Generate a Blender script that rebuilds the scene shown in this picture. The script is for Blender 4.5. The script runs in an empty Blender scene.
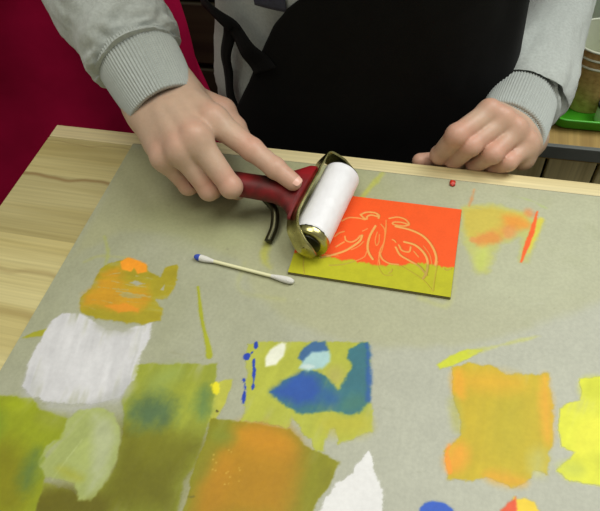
import bpy, bmesh, math, random
import numpy as np
from mathutils import Vector, Matrix

random.seed(4)
rng = np.random.default_rng(4)
S = bpy.context.scene
COL = S.collection

# ------------------------------------------------------------------ camera
FPX, PITCH, ROLL, YAW, CAMH = 600.0, math.radians(53), math.radians(-9), math.radians(21.5), 0.37
ZT = 0.750            # table top
ZB = 0.753            # top of the grey board
CAM = np.array([0.0, 0.0, ZB + CAMH])
def _rz(v):
    c, s = math.cos(YAW), math.sin(YAW)
    return np.array([c*v[0]-s*v[1], s*v[0]+c*v[1], v[2]])
_fw = np.array([0, math.cos(PITCH), -math.sin(PITCH)])
_rt = np.array([1.0, 0, 0])
_up = np.cross(_rt, _fw)
_r2 = math.cos(ROLL)*_rt + math.sin(ROLL)*_up
_u2 = -math.sin(ROLL)*_rt + math.cos(ROLL)*_up
FW, RT, UP = _rz(_fw), _rz(_r2), _rz(_u2)
cam_data = bpy.data.cameras.new('camera')
cam = bpy.data.objects.new('camera', cam_data)
COL.objects.link(cam)
cam_data.sensor_width = 36.0
cam_data.lens = FPX*36/600
cam_data.clip_start = 0.01
M = Matrix(((RT[0], UP[0], -FW[0], CAM[0]), (RT[1], UP[1], -FW[1], CAM[1]), (RT[2], UP[2], -FW[2], CAM[2]), (0, 0, 0, 1)))
cam.matrix_world = M
S.camera = cam

# ------------------------------------------------------------------ world, lamps, exposure
S.view_settings.view_transform = 'Standard'
S.view_settings.look = 'None'
S.view_settings.gamma = 1.0
S.view_settings.use_curve_mapping = False
S.view_settings.exposure = 0.0
W = bpy.data.worlds.new('world'); S.world = W
W.use_nodes = True
W.node_tree.nodes['Background'].inputs[0].default_value = (1.0, 0.99, 0.86, 1)
W.node_tree.nodes['Background'].inputs[1].default_value = 0.28
def area_lamp(name, loc, target, size, power, color):
    d = bpy.data.lights.new(name, 'AREA'); d.shape = 'DISK'; d.size = size; d.energy = power; d.color = color
    o = bpy.data.objects.new(name, d); COL.objects.link(o)
    o.location = loc
    o.rotation_euler = (Vector(target)-Vector(loc)).to_track_quat('-Z', 'Y').to_euler()
    return o
area_lamp('window_side_lamp', (0.64, 0.66, 2.12), (0.0, 0.25, ZB), 1.0, 18.5, (0.98, 1.0, 0.98))
area_lamp('overhead_fill', (-0.22, 0.08, 2.30), (-0.1, 0.25, ZB), 0.80, 9.2, (1.0, 0.97, 0.86))  # added warm fill from overhead, no fixture known there

# ------------------------------------------------------------------ helpers
def ray(px, py):
    return FW*FPX + (px-300)*RT - (py-255.5)*UP
def at(px, py, z):
    """the point of the horizontal plane z that the photograph shows at (px, py)"""
    d = ray(px, py)
    return CAM + d*((z-CAM[2])/d[2])
def atd(px, py, depth):
    return CAM + ray(px, py)*(depth/FPX)
def P(px, py, h):
    return at(px, py, ZB+h)
def atY(px, py, y):
    d = ray(px, py)
    return CAM + d*((y-CAM[1])/d[1])
def pix(p):
    d = np.asarray(p, float)-CAM
    z = d@FW
    return np.stack([300+FPX*(d@RT)/z, 255.5-FPX*(d@UP)/z, z], -1)

def srgb(r, g, b):
    f = lambda c: (c/255/12.92) if c <= 10 else ((c/255+0.055)/1.055)**2.4
    return (f(r), f(g), f(b))
def srgb_a(a):
    a = np.asarray(a, float)/255
    return np.where(a <= 0.04045, a/12.92, ((a+0.055)/1.055)**2.4)

def empty(name, loc, label, cat, group=None, rotz=0):
    o = bpy.data.objects.new(name, None); COL.objects.link(o)
    o.location = loc; o.rotation_euler = (0, 0, rotz); o.empty_display_size = 0.02
    tag(o, label, cat, group)
    return o
def tag(o, label=None, cat=None, group=None, kind=None):
    if label: o['label'] = label
    if cat: o['category'] = cat
    if group: o['group'] = group
    if kind: o['kind'] = kind
    return o
def link(name, me, m=None, parent=None, smooth=True):
    o = bpy.data.objects.new(name, me); COL.objects.link(o)
    if m is not None: me.materials.append(m)
    if smooth:
        me.polygons.foreach_set('use_smooth', np.ones(len(me.polygons), bool))
    if parent is not None:
        bpy.context.view_layer.update()
        o.parent = parent
        o.matrix_parent_inverse = parent.matrix_world.inverted()
    return o
def mesh_np(name, V, F):
    me = bpy.data.meshes.new(name)
    me.from_pydata([tuple(v) for v in V], [], [tuple(int(i) for i in f) for f in F])
    me.update()
    return me
def mesh_quads(name, V, Q):
    """fast path for pure quad meshes"""
    me = bpy.data.meshes.new(name)
    V = np.ascontiguousarray(V, np.float32); Q = np.ascontiguousarray(Q, np.int32)
    me.vertices.add(len(V)); me.vertices.foreach_set('co', V.ravel())
    me.loops.add(Q.size); me.loops.foreach_set('vertex_index', Q.ravel())
    me.polygons.add(len(Q)); me.polygons.foreach_set('loop_start', np.arange(0, Q.size, 4, dtype=np.int32))
    me.update(calc_edges=True); me.validate()
    return me
def bm_mesh(name, bm):
    me = bpy.data.meshes.new(name)
    bmesh.ops.recalc_face_normals(bm, faces=bm.faces)
    bm.to_mesh(me); bm.free()
    return me
def add_box(bm, x0, x1, y0, y1, z0, z1, bevel=0.0, seg=2):
    b = bmesh.new()
    bmesh.ops.create_cube(b, size=1.0)
    for v in b.verts:
        v.co = Vector(((x0+x1)/2+v.co.x*(x1-x0), (y0+y1)/2+v.co.y*(y1-y0), (z0+z1)/2+v.co.z*(z1-z0)))
    if bevel: bmesh.ops.bevel(b, geom=list(b.edges), offset=bevel, segments=seg, affect='EDGES', profile=0.5)
    t = bpy.data.meshes.new('t'); b.to_mesh(t); b.free(); bm.from_mesh(t); bpy.data.meshes.remove(t)
def box(name, x0, x1, y0, y1, z0, z1, m, parent=None, bevel=0.0, smooth=False):
    bm = bmesh.new(); add_box(bm, x0, x1, y0, y1, z0, z1, bevel)
    return link(name, bm_mesh(name, bm), m, parent, smooth)

# smooth noise on arrays of points
_perm = rng.permutation(4096)
def vnoise(p):
    p = np.asarray(p, float)
    i = np.floor(p).astype(np.int64); f = p-i
    u = f*f*(3-2*f)
    def h(a, b, c):
        return _perm[(_perm[(_perm[a & 4095]+b) & 4095]+c) & 4095]/2047.5-1
    x, y, z = i[..., 0], i[..., 1], i[..., 2]
    ux, uy, uz = u[..., 0], u[..., 1], u[..., 2]
    L = lambda a, b, t: a+(b-a)*t
    return L(L(L(h(x, y, z), h(x+1, y, z), ux), L(h(x, y+1, z), h(x+1, y+1, z), ux), uy),
             L(L(h(x, y, z+1), h(x+1, y, z+1), ux), L(h(x, y+1, z+1), h(x+1, y+1, z+1), ux), uy), uz)
def fbm(p, n=3):
    p = np.asarray(p, float); r = 0; a = 1; s = 0
    for k in range(n):
        r = r+a*vnoise(p*2**k+17.3*k); s += a; a *= 0.5
    return r/s
def p3(x, y, z=0.0):
    return np.stack(np.broadcast_arrays(np.asarray(x, float), np.asarray(y, float), np.asarray(z, float)), -1)
def sstep(a, b, x):
    t = np.clip((x-a)/(b-a), 0, 1)
    return t*t*(3-2*t)

def catmull(pts, n):
    pts = np.asarray(pts, float)
    k = len(pts); e = np.vstack([2*pts[0]-pts[1], pts, 2*pts[-1]-pts[-2]])
    t = np.linspace(0, k-1, n); i = np.minimum(t.astype(int), k-2); f = (t-i)[:, None]
    a, b, c, d = e[i], e[i+1], e[i+2], e[i+3]
    return 0.5*(2*b+(c-a)*f+(2*a-5*b+4*c-d)*f**2+(3*b-a-3*c+d)*f**3)

def loft(name, rings, m, parent=None, nr=60, ns=64, disp=None, side=(1, 0, 0), cap=True, wall=0.0, lead_in=False):
    """tube through rings (x, y, z, r_side, r_other); disp(t, theta, pos) -> outward offset; wall > 0 makes it an open sleeve"""
    R = catmull(np.asarray(rings, float), nr)
    C = R[:, :3]; T = np.gradient(C, axis=0); T /= np.linalg.norm(T, axis=1)[:, None]
    s0 = np.asarray(side, float)
    A = s0-(T@s0)[:, None]*T; A /= np.linalg.norm(A, axis=1)[:, None]
    B = np.cross(T, A)
    th = np.linspace(0, 2*np.pi, ns, endpoint=False)
    N = A[:, None, :]*np.cos(th)[None, :, None]*1.0
    pos = C[:, None, :]+A[:, None, :]*(R[:, 3, None]*np.cos(th))[..., None]+B[:, None, :]*(R[:, 4, None]*np.sin(th))[..., None]
    nrm = A[:, None, :]*(np.cos(th)/np.maximum(R[:, 3, None], 1e-5))[..., None]+B[:, None, :]*(np.sin(th)/np.maximum(R[:, 4, None], 1e-5))[..., None]
    nrm /= np.linalg.norm(nrm, axis=2)[..., None]
    t = np.linspace(0, 1, nr)[:, None]+np.zeros((1, ns))
    tt = np.zeros((nr, 1))+th[None]
    if disp is not None:
        pos = pos+nrm*disp(t, tt, pos)[..., None]
    V = pos.reshape(-1, 3)
    idx = np.arange(nr*ns).reshape(nr, ns); nx = np.roll(idx, -1, 1)
    Q = np.stack([idx[:-1], nx[:-1], nx[1:], idx[1:]], -1).reshape(-1, 4)
    if wall > 0:
        Vi = (pos-nrm*wall).reshape(-1, 3); o = len(V); V = np.vstack([V, Vi])
        Qi = (Q+o)[:, ::-1]
        e0 = np.stack([idx[0], idx[0]+o, nx[0]+o, nx[0]], -1)
        e1 = np.stack([idx[-1], nx[-1], nx[-1]+o, idx[-1]+o], -1)
        Q = np.vstack([Q, Qi, e0, e1])
        me = mesh_quads(name, V, Q)
    elif cap:
        F = [list(q) for q in Q]+[list(idx[0][::-1]), list(idx[-1])]
        me = mesh_np(name, V, F)
    else:
        me = mesh_quads(name, V, Q)
    bm = bmesh.new(); bm.from_mesh(me); bmesh.ops.recalc_face_normals(bm, faces=bm.faces); bm.to_mesh(me); bm.free()
    return link(name, me, m, parent)

# signed-distance bodies, meshed with surface nets
def cone(p, a, b, ra, rb):
    a = np.asarray(a, float); b = np.asarray(b, float)
    ab = b-a; L2 = ab@ab
    t = np.clip(((p-a)@ab)/max(L2, 1e-12), 0, 1)
    d = p-a-t[..., None]*ab
    return np.sqrt((d*d).sum(-1))-(ra+(rb-ra)*t)
def ellip(p, c, ax, r):
    q = (p-np.asarray(c, float))@np.asarray(ax, float).T
    r = np.asarray(r, float)
    k0 = np.sqrt(((q/r)**2).sum(-1)); k1 = np.sqrt(((q/r**2)**2).sum(-1))
    return k0*(k0-1)/np.maximum(k1, 1e-6)
def smin(a, b, k):
    h = np.clip(0.5+0.5*(b-a)/k, 0, 1)
    return b+(a-b)*h-k*h*(1-h)
def smax(a, b, k):
    return -smin(-a, -b, k)
def surface_nets(f, lo, hi, step):
    lo = np.asarray(lo, float); n = np.ceil((np.asarray(hi)-lo)/step).astype(int)+1
    ax = [lo[i]+step*np.arange(n[i]) for i in range(3)]
    D = np.empty(n, np.float32)
    for i0 in range(0, n[0], 16):
        X, Y, Z = np.meshgrid(ax[0][i0:i0+16], ax[1], ax[2], indexing='ij')
        D[i0:i0+16] = f(np.stack([X, Y, Z], -1))
    return nets(D, lo, step)
def nets(D, lo, step):
    n = np.array(D.shape)
    ins = D < 0
    c = [D[a:n[0]-1+a, b:n[1]-1+b, e:n[2]-1+e] for a in (0, 1) for b in (0, 1) for e in (0, 1)]
    cnt = sum((x < 0).astype(np.int8) for x in c)
    act = (cnt > 0) & (cnt < 8)
    I = np.argwhere(act)
    vid = -np.ones(act.shape, np.int64); vid[act] = np.arange(len(I))
    vals = np.stack([x[act] for x in c], -1)
    corners = np.array([(a, b, e) for a in (0, 1) for b in (0, 1) for e in (0, 1)], float)
    acc = np.zeros((len(I), 3)); w = np.zeros(len(I))
    for i in range(8):
        for j in range(i+1, 8):
            if abs(corners[i]-corners[j]).sum() != 1: continue
            va, vb = vals[:, i], vals[:, j]; x = (va < 0) != (vb < 0)
            t = np.where(x, va/np.where(x, va-vb, 1), 0)
            acc += x[:, None]*(corners[i]+t[:, None]*(corners[j]-corners[i])); w += x
    V = lo+step*(I+acc/w[:, None])
    Q = []
    for d in range(3):
        a = [slice(1, n[0]-1), slice(1, n[1]-1), slice(1, n[2]-1)]
        s0 = list(a); s1 = list(a); s0[d] = slice(0, n[d]-1); s1[d] = slice(1, n[d])
        p0, p1 = ins[tuple(s0)], ins[tuple(s1)]
        e = np.argwhere(p0 != p1)
        off = np.ones(3, int); off[d] = 0; e = e+off
        flip = ~ins[e[:, 0], e[:, 1], e[:, 2]]
        u, v = [(1, 2), (2, 0), (0, 1)][d]
        def g(du, dv):
            k = e.copy(); k[:, u] -= du; k[:, v] -= dv
            return vid[k[:, 0], k[:, 1], k[:, 2]]
        q = np.stack([g(0, 0), g(1, 0), g(1, 1), g(0, 1)], -1)
        q[flip] = q[flip][:, ::-1]
        Q.append(q)
    return V, np.vstack(Q)

# ------------------------------------------------------------------ materials
def mat(name, color, rough=0.6, metal=0.0, spec=0.5, noise=0.0, nscale=40.0, bump=0.0, bscale=200.0, sheen=0.0, sss=0.0, coat=0.0, attr=None, c2=None):
    m = bpy.data.materials.new(name); m.use_nodes = True
    nt = m.node_tree; b = nt.nodes['Principled BSDF']
    b.inputs['Base Color'].default_value = (*color, 1)
    b.inputs['Roughness'].default_value = rough
    b.inputs['Metallic'].default_value = metal
    b.inputs['Specular IOR Level'].default_value = spec
    if sheen: b.inputs['Sheen Weight'].default_value = sheen
    if coat: b.inputs['Coat Weight'].default_value = coat
    if sss:
        b.inputs['Subsurface Weight'].default_value = sss
        b.inputs['Subsurface Radius'].default_value = (0.6, 0.25, 0.15)
        b.inputs['Subsurface Scale'].default_value = 0.008
    tc = nt.nodes.new('ShaderNodeTexCoord')
    src = None
    if attr:
        a = nt.nodes.new('ShaderNodeAttribute'); a.attribute_name = attr; src = a.outputs['Color']
    if noise or c2:
        n = nt.nodes.new('ShaderNodeTexNoise'); n.inputs['Scale'].default_value = nscale; n.inputs['Detail'].default_value = 6
        nt.links.new(tc.outputs['Object'], n.inputs['Vector'])
        mx = nt.nodes.new('ShaderNodeMix'); mx.data_type = 'RGBA'
        r = nt.nodes.new('ShaderNodeValToRGB'); r.color_ramp.elements[0].position = 0.35; r.color_ramp.elements[1].position = 0.65
        nt.links.new(n.outputs['Fac'], r.inputs['Fac'])
        if c2:
            mx.inputs['A'].default_value = (*color, 1); mx.inputs['B'].default_value = (*c2, 1)
            nt.links.new(r.outputs['Color'], mx.inputs['Factor'])
        else:
            r.color_ramp.elements[0].color = (1-noise,)*3+(1,); r.color_ramp.elements[1].color = (1+noise*0.5,)*3+(1,)
            mx.blend_type = 'MULTIPLY'; mx.inputs['Factor'].default_value = 1.0
            mx.inputs['A'].default_value = (*color, 1)
            if src is not None: nt.links.new(src, mx.inputs['A'])
            nt.links.new(r.outputs['Color'], mx.inputs['B'])
        src = mx.outputs['Result']
    if src is not None: nt.links.new(src, b.inputs['Base Color'])
    if bump:
        n2 = nt.nodes.new('ShaderNodeTexNoise'); n2.inputs['Scale'].default_value = bscale; n2.inputs['Detail'].default_value = 4
        nt.links.new(tc.outputs['Object'], n2.inputs['Vector'])
        bp = nt.nodes.new('ShaderNodeBump'); bp.inputs['Strength'].default_value = bump; bp.inputs['Distance'].default_value = 0.002
        nt.links.new(n2.outputs['Fac'], bp.inputs['Height']); nt.links.new(bp.outputs['Normal'], b.inputs['Normal'])
    return m

def wood_mat(name, base, dark, along='X', planks=0.0, offset=0.0, rough=0.5, grain=1.0, accents=()):
    """grain runs along one object axis; planks > 0 = plank width across; accents = (coordinate across, half width) of dark figure lines"""
    m = bpy.data.materials.new(name); m.use_nodes = True
    nt = m.node_tree; b = nt.nodes['Principled BSDF']; b.inputs['Roughness'].default_value = rough
    N = nt.nodes.new; Lk = nt.links.new
    tc = N('ShaderNodeTexCoord'); mp = N('ShaderNodeMapping')
    sc = {'X': (2.2, 34, 34), 'Y': (34, 2.2, 34), 'Z': (34, 34, 2.2)}[along]
    mp.inputs['Scale'].default_value = sc
    Lk(tc.outputs['Object'], mp.inputs['Vector'])
    n = N('ShaderNodeTexNoise'); n.inputs['Scale'].default_value = 1.0; n.inputs['Detail'].default_value = 5; n.inputs['Distortion'].default_value = 0.6
    Lk(mp.outputs['Vector'], n.inputs['Vector'])
    r = N('ShaderNodeValToRGB'); r.color_ramp.elements[0].position = 0.30; r.color_ramp.elements[1].position = 0.62
    r.color_ramp.elements[0].color = (*dark, 1); r.color_ramp.elements[1].color = (*base, 1)
    Lk(n.outputs['Fac'], r.inputs['Fac'])
    mp2 = N('ShaderNodeMapping'); s2 = {'X': (6, 420, 420), 'Y': (420, 6, 420), 'Z': (420, 420, 6)}[along]
    mp2.inputs['Scale'].default_value = s2
    Lk(tc.outputs['Object'], mp2.inputs['Vector'])
    f = N('ShaderNodeTexNoise'); f.inputs['Scale'].default_value = 1.0; f.inputs['Detail'].default_value = 3
    Lk(mp2.outputs['Vector'], f.inputs['Vector'])
    fr = N('ShaderNodeMapRange'); fr.inputs['From Min'].default_value = 0.3; fr.inputs['From Max'].default_value = 0.7
    fr.inputs['To Min'].default_value = 1-0.16*grain; fr.inputs['To Max'].default_value = 1.05
    Lk(f.outputs['Fac'], fr.inputs['Value'])
    mx = N('ShaderNodeMix'); mx.data_type = 'RGBA'; mx.blend_type = 'MULTIPLY'; mx.inputs['Factor'].default_value = 1
    Lk(r.outputs['Color'], mx.inputs['A']); Lk(fr.outputs['Result'], mx.inputs['B'])
    col = mx.outputs['Result']
    sep = N('ShaderNodeSeparateXYZ'); Lk(tc.outputs['Object'], sep.inputs['Vector'])
    ac = sep.outputs['Y' if along == 'X' else 'X']
    al = sep.outputs['X' if along == 'X' else ('Y' if along == 'Y' else 'Z')]
    if planks:
        q = N('ShaderNodeMath'); q.operation = 'MULTIPLY_ADD'; q.inputs[1].default_value = 1/planks; q.inputs[2].default_value = offset
        Lk(ac, q.inputs[0])
        fl = N('ShaderNodeMath'); fl.operation = 'FLOOR'; Lk(q.outputs[0], fl.inputs[0])
        wn = N('ShaderNodeTexWhiteNoise'); wn.noise_dimensions = '1D'; Lk(fl.outputs[0], wn.inputs['W'])
        mr = N('ShaderNodeMapRange'); mr.inputs['To Min'].default_value = 0.80; mr.inputs['To Max'].default_value = 1.08
        Lk(wn.outputs['Value'], mr.inputs['Value'])
        m3 = N('ShaderNodeMix'); m3.data_type = 'RGBA'; m3.blend_type = 'MULTIPLY'; m3.inputs['Factor'].default_value = 1
        Lk(col, m3.inputs['A']); Lk(mr.outputs['Result'], m3.inputs['B']); col = m3.outputs['Result']
    for (yc, hw, amt) in accents:
        wv = N('ShaderNodeTexNoise'); wv.noise_dimensions = '1D'; wv.inputs['Scale'].default_value = 14; wv.inputs['Detail'].default_value = 2
        Lk(al, wv.inputs['W'])
        a1 = N('ShaderNodeMath'); a1.operation = 'MULTIPLY_ADD'; a1.inputs[1].default_value = 0.016; a1.inputs[2].default_value = -yc-0.008
        Lk(wv.outputs['Fac'], a1.inputs[0])
        a2 = N('ShaderNodeMath'); a2.operation = 'ADD'; Lk(ac, a2.inputs[0]); Lk(a1.outputs[0], a2.inputs[1])
        a3 = N('ShaderNodeMath'); a3.operation = 'ABSOLUTE'; Lk(a2.outputs[0], a3.inputs[0])
        a4 = N('ShaderNodeMapRange'); a4.interpolation_type = 'SMOOTHSTEP'
        a4.inputs['From Min'].default_value = 0; a4.inputs['From Max'].default_value = hw
        a4.inputs['To Min'].default_value = amt; a4.inputs['To Max'].default_value = 0
        Lk(a3.outputs[0], a4.inputs['Value'])
        m4 = N('ShaderNodeMix'); m4.data_type = 'RGBA'
        Lk(a4.outputs['Result'], m4.inputs['Factor']); Lk(col, m4.inputs['A']); m4.inputs['B'].default_value = (dark[0]*0.55, dark[1]*0.42, dark[2]*0.4, 1)
        col = m4.outputs['Result']
    Lk(col, b.inputs['Base Color'])
    bp = N('ShaderNodeBump'); bp.inputs['Strength'].default_value = 0.15; bp.inputs['Distance'].default_value = 0.001
    Lk(f.outputs['Fac'], bp.inputs['Height']); Lk(bp.outputs['Normal'], b.inputs['Normal'])
    return m

# ------------------------------------------------------------------ setting
M_floor = wood_mat('floor_wood', srgb(92, 78, 60), srgb(62, 52, 40), 'X', planks=0.12, rough=0.55)
tag(box('floor', -2.2, 2.2, -1.2, 2.4, -0.04, 0.0, M_floor), kind='structure')
M_wall = mat('wall_paint', srgb(120, 118, 104), 0.9, noise=0.08, nscale=6)
tag(box('wall_back', -2.2, 2.2, 2.4, 2.46, 0.0, 2.6, M_wall), kind='structure')

# ------------------------------------------------------------------ worktable
TX0, TX1, TY0, TY1 = -0.380, 0.62, -0.34, 0.3745
M_table = wood_mat('pale_pine', srgb(204, 192, 136), srgb(178, 162, 100), 'X', planks=0.070, offset=0.57, rough=0.42,
                   accents=((0.3075, 0.0035, 0.75), (0.352, 0.0012, 0.35), (0.206, 0.004, 0.35), (0.168, 0.006, 0.3)))
M_leg = wood_mat('leg_pine', srgb(205, 185, 138), srgb(170, 145, 96), 'Z', rough=0.5)
table = empty('worktable', (0.12, 0.02, 0.0), 'pale pine worktable under the grey board and the gripping hand', 'table')
box('tabletop', TX0, TX1, TY0, TY1-0.0165, ZT-0.028, ZT, M_table, table, 0.0010)
M_strip = wood_mat('light_edge_strip', srgb(226, 212, 164), srgb(206, 186, 130), 'X', rough=0.42)
tag(box('edge_strip', TX0, TX1, TY1-0.0163, TY1, ZT-0.028, ZT, M_strip, table, 0.0010), 'lighter wooden strip along the far edge')
for sx in (0, 1):
    for sy in (0, 1):
        x = TX0+0.05 if sx == 0 else TX1-0.05
        y = TY0+0.05 if sy == 0 else TY1-0.05
        box('leg', x-0.025, x+0.025, y-0.025, y+0.025, 0.0, ZT-0.028, M_leg, table, 0.002)
box('rail', TX0+0.075, TX1-0.075, TY1-0.06, TY1-0.04, ZT-0.10, ZT-0.028, M_leg, table, 0.001)
box('rail', TX0+0.075, TX1-0.075, TY0+0.04, TY0+0.06, ZT-0.10, ZT-0.028, M_leg, table, 0.001)

# ------------------------------------------------------------------ grey board with its paint
BX0, BX1, BY0, BY1 = -0.2885, 0.215, -0.07, 0.3583
RES = 0.0006
nx, ny = int((BX1-BX0)/RES)+1, int((BY1-BY0)/RES)+1
gx, gy = BX0+RES*np.arange(nx), BY0+RES*np.arange(ny)
GX, GY = np.meshgrid(gx, gy)                     # [ny, nx]
base = np.array([171, 172, 155.0])
CAN = np.zeros((ny, nx, 3)); CAN[:] = base
mott = fbm(p3(GX*70, GY*70), 4)
CAN *= (1+0.030*mott+0.018*fbm(p3(GX*500, GY*160, 3), 2))[..., None]
IDM = np.zeros((ny, nx), np.int32)               # which paint patch owns a cell
HGT = np.zeros((ny, nx))
IDS = {}
def bpts(poly):
    return np.array([at(a, b, ZB)[:2] for a, b in poly])
def smooth_poly(p, k=4):
    n = len(p); e = np.vstack([p[-1:], p, p[:2]])
    out = []
    for i in range(n):
        a, b, c, d = e[i], e[i+1], e[i+2], e[i+3]
        for f in np.arange(k)/k:
            out.append(0.5*(2*b+(c-a)*f+(2*a-5*b+4*c-d)*f**2+(3*b-a-3*c+d)*f**3))
    return np.array(out)
def window(pts, mar):
    x0 = max(int((pts[:, 0].min()-mar-BX0)/RES), 0); x1 = min(int((pts[:, 0].max()+mar-BX0)/RES)+2, nx)
    y0 = max(int((pts[:, 1].min()-mar-BY0)/RES), 0); y1 = min(int((pts[:, 1].max()+mar-BY0)/RES)+2, ny)
    return slice(y0, y1), slice(x0, x1)
def sdf_poly(X, Y, p):
    d = np.full(X.shape, 1e9); ins = np.zeros(X.shape, bool)
    for i in range(len(p)):
        a, b = p[i], p[(i+1) % len(p)]
        ex, ey = b-a; wx, wy = X-a[0], Y-a[1]
        t = np.clip((wx*ex+wy*ey)/max(ex*ex+ey*ey, 1e-14), 0, 1)
        d = np.minimum(d, (wx-ex*t)**2+(wy-ey*t)**2)
        c = ((a[1] <= Y) & (b[1] > Y)) | ((b[1] <= Y) & (a[1] > Y))
        with np.errstate(divide='ignore', invalid='ignore'):
            xi = a[0]+(Y-a[1])/(b[1]-a[1])*ex
        ins ^= c & (X < xi)
    d = np.sqrt(d)
    return np.where(ins, -d, d)
_lay = [0]
def paint(poly, col, soft=0.8, rag=1.0, rs=160, alpha=1.0, pid=None, var=0.05, streak=None, inner=0.0, line=None, smooth=False, thick=0.0):
    """lay a coat of pigment on the board. poly in photo pixels; soft, rag, line in mm; streak = (dx, dy, strength) brush direction"""
    soft = soft*1.9 if soft >= 3 else soft*1.2; rag = rag*1.45
    _lay[0] += 1; sd = _lay[0]*7.7
    p = bpts(poly)
    if line is None and smooth and len(p) > 3: p = smooth_poly(p)
    mar = 0.012+soft*0.002
    sy, sx = window(p, mar)
    X, Y = GX[sy, sx], GY[sy, sx]
    if X.size == 0: return
    if line is None: d = sdf_poly(X, Y, p)
    else:
        d = np.full(X.shape, 1e9)
        if len(p) > 2: p = catmull(p, 6*len(p))
        for i in range(len(p)-1):
            f = i/max(len(p)-2, 1)
            w = line if np.isscalar(line) else np.interp(f, np.linspace(0, 1, len(line)), line)
            ex, ey = p[i+1]-p[i]
            t = np.clip(((X-p[i, 0])*ex+(Y-p[i, 1])*ey)/max(ex*ex+ey*ey, 1e-14), 0, 1)
            d = np.minimum(d, np.hypot(X-p[i, 0]-ex*t, Y-p[i, 1]-ey*t)-w*0.0005)
    d = d*1000+rag*fbm(p3(X*rs, Y*rs, sd), 3)+0.35*rag*fbm(p3(X*rs*5, Y*rs*5, sd), 2)
    m = sstep(soft*0.5+0.15, -soft*0.5-0.15, d)
    v = fbm(p3(X*90, Y*90, sd+3), 3)
    if streak:
        sxx, syy, st = streak; L = math.hypot(sxx, syy); u = (X*sxx+Y*syy)/L; w_ = (-X*syy+Y*sxx)/L
        sn = fbm(p3(u*30, w_*200, sd+9), 3)
        v = v+sn*7*st
        m = m*np.clip(1-st*5.0*np.clip(sn-0.08, 0, 1)*sstep(-16, 0, d), 0, 1)
        d = d+st*7*sn
    c = np.asarray(col, float)
    c = c*(1+var*v)[..., None] if c.ndim == 1 else c
    a = (m*alpha)[..., None]
    if inner: a = a*sstep(0, -inner, d)[..., None]
    CAN[sy, sx] = CAN[sy, sx]*(1-a)+c*a
    if pid:
        IDS.setdefault(pid, len(IDS)+1)
        own = m*alpha > 0.15
        IDM[sy, sx][own] = IDS[pid]
        HGT[sy, sx] = np.maximum(HGT[sy, sx], 0) + m*thick*(1+0.5*v)
def blob(cx, cy, rx, ry, ang, col, soft=6, **k):
    t = np.linspace(0, 2*np.pi, 18, endpoint=False); c, s = math.cos(math.radians(ang)), math.sin(math.radians(ang))
    paint([(cx+rx*math.cos(q)*c-ry*math.sin(q)*s, cy+rx*math.cos(q)*s+ry*math.sin(q)*c) for q in t], col, soft=soft, **k)

# dimmer, warmer light at the left of the board tinted into its colour, then washes and stains that have soaked in
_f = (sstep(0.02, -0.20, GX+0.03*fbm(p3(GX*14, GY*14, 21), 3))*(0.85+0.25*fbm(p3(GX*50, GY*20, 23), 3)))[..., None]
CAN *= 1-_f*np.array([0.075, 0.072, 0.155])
paint([(130, 148), (350, 165), (480, 180), (620, 196), (640, 290), (590, 305), (520, 330), (470, 344), (420, 350), (370, 347), (325, 337), (285, 318), (255, 290), (240, 262), (180, 235), (120, 230), (70, 260)],
      (166, 165, 118), soft=5, rag=2.5, rs=40, alpha=0.42, var=0.05)
paint([(470, 190), (610, 200), (620, 280), (540, 310), (470, 300)], (178, 181, 152), soft=22, rag=4, rs=30, alpha=0.5)
for i in range(24):
    x, y = random.uniform(330, 600), random.uniform(170, 330)
    blob(x, y, random.uniform(4, 16), random.uniform(2, 6), random.uniform(-30, 60), (155, 158, 122), soft=4, alpha=random.uniform(0.1, 0.28), rag=2)
blob(335, 215, 60, 60, 0, (165, 168, 118), soft=20, alpha=0.35)
blob(200, 225, 60, 22, 10, (160, 165, 118), soft=16, alpha=0.4)
paint([(385, 170), (375, 182), (362, 197)], (188, 190, 70), line=(3, 5, 4), soft=2.5, alpha=0.6, rag=1)
paint([(268, 238), (264, 258), (270, 268)], (182, 182, 60), line=(5, 6, 2), soft=3, alpha=0.6, rag=1.2)
paint([(245, 262), (240, 290), (285, 300)], (178, 180, 105), line=2, soft=3, alpha=0.3, rag=1.2)
paint([(104, 236), (108, 252), (105, 266)], (168, 175, 80), line=(1.5, 2, 1), soft=1.5, alpha=0.5)
paint([(85, 262), (100, 256), (128, 258)], (172, 172, 90), line=2, soft=2, alpha=0.35)
paint([(170, 352), (190, 356), (208, 354)], (150, 150, 120), line=0.7, soft=0.8, alpha=0.5)
# orange and yellow smears right of the lino
paint([(462, 206), (490, 204), (520, 211), (543, 222), (536, 240), (528, 262), (520, 262), (520, 238), (500, 244), (488, 272), (478, 274), (470, 252), (462, 240)],
      (190, 192, 92), soft=3.5, rag=2.2, alpha=0.62, pid=('wash', 'thin yellow wash right of the lino'))
paint([(463, 209), (490, 206), (526, 214), (528, 224), (512, 230), (498, 240), (480, 243), (466, 236)], (203, 178, 66), soft=4, rag=1.6, alpha=0.75)
blob(487, 239, 14, 6.5, -8, (216, 138, 70), soft=4, alpha=0.85, rag=2.4)
blob(500, 233, 18, 6, -32, (218, 146, 64), soft=6, alpha=0.6, rag=2)
blob(473, 240, 4, 3, 0, (214, 140, 80), soft=2, alpha=0.7)
blob(510, 231, 6, 8, 40, (216, 142, 84), soft=3, alpha=0.7)
blob(516, 222, 15, 6, 18, (224, 142, 54), soft=5, alpha=0.8, rag=2)
blob(529, 213, 5, 4, 30, (216, 140, 82), soft=3, alpha=0.8)
blob(482, 258, 6, 13, 10, (195, 208, 92), soft=5, alpha=0.55)
paint([(541, 219), (534, 236), (529, 252)], (214, 200, 62), line=(4, 5, 2), soft=2, alpha=0.8)
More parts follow.
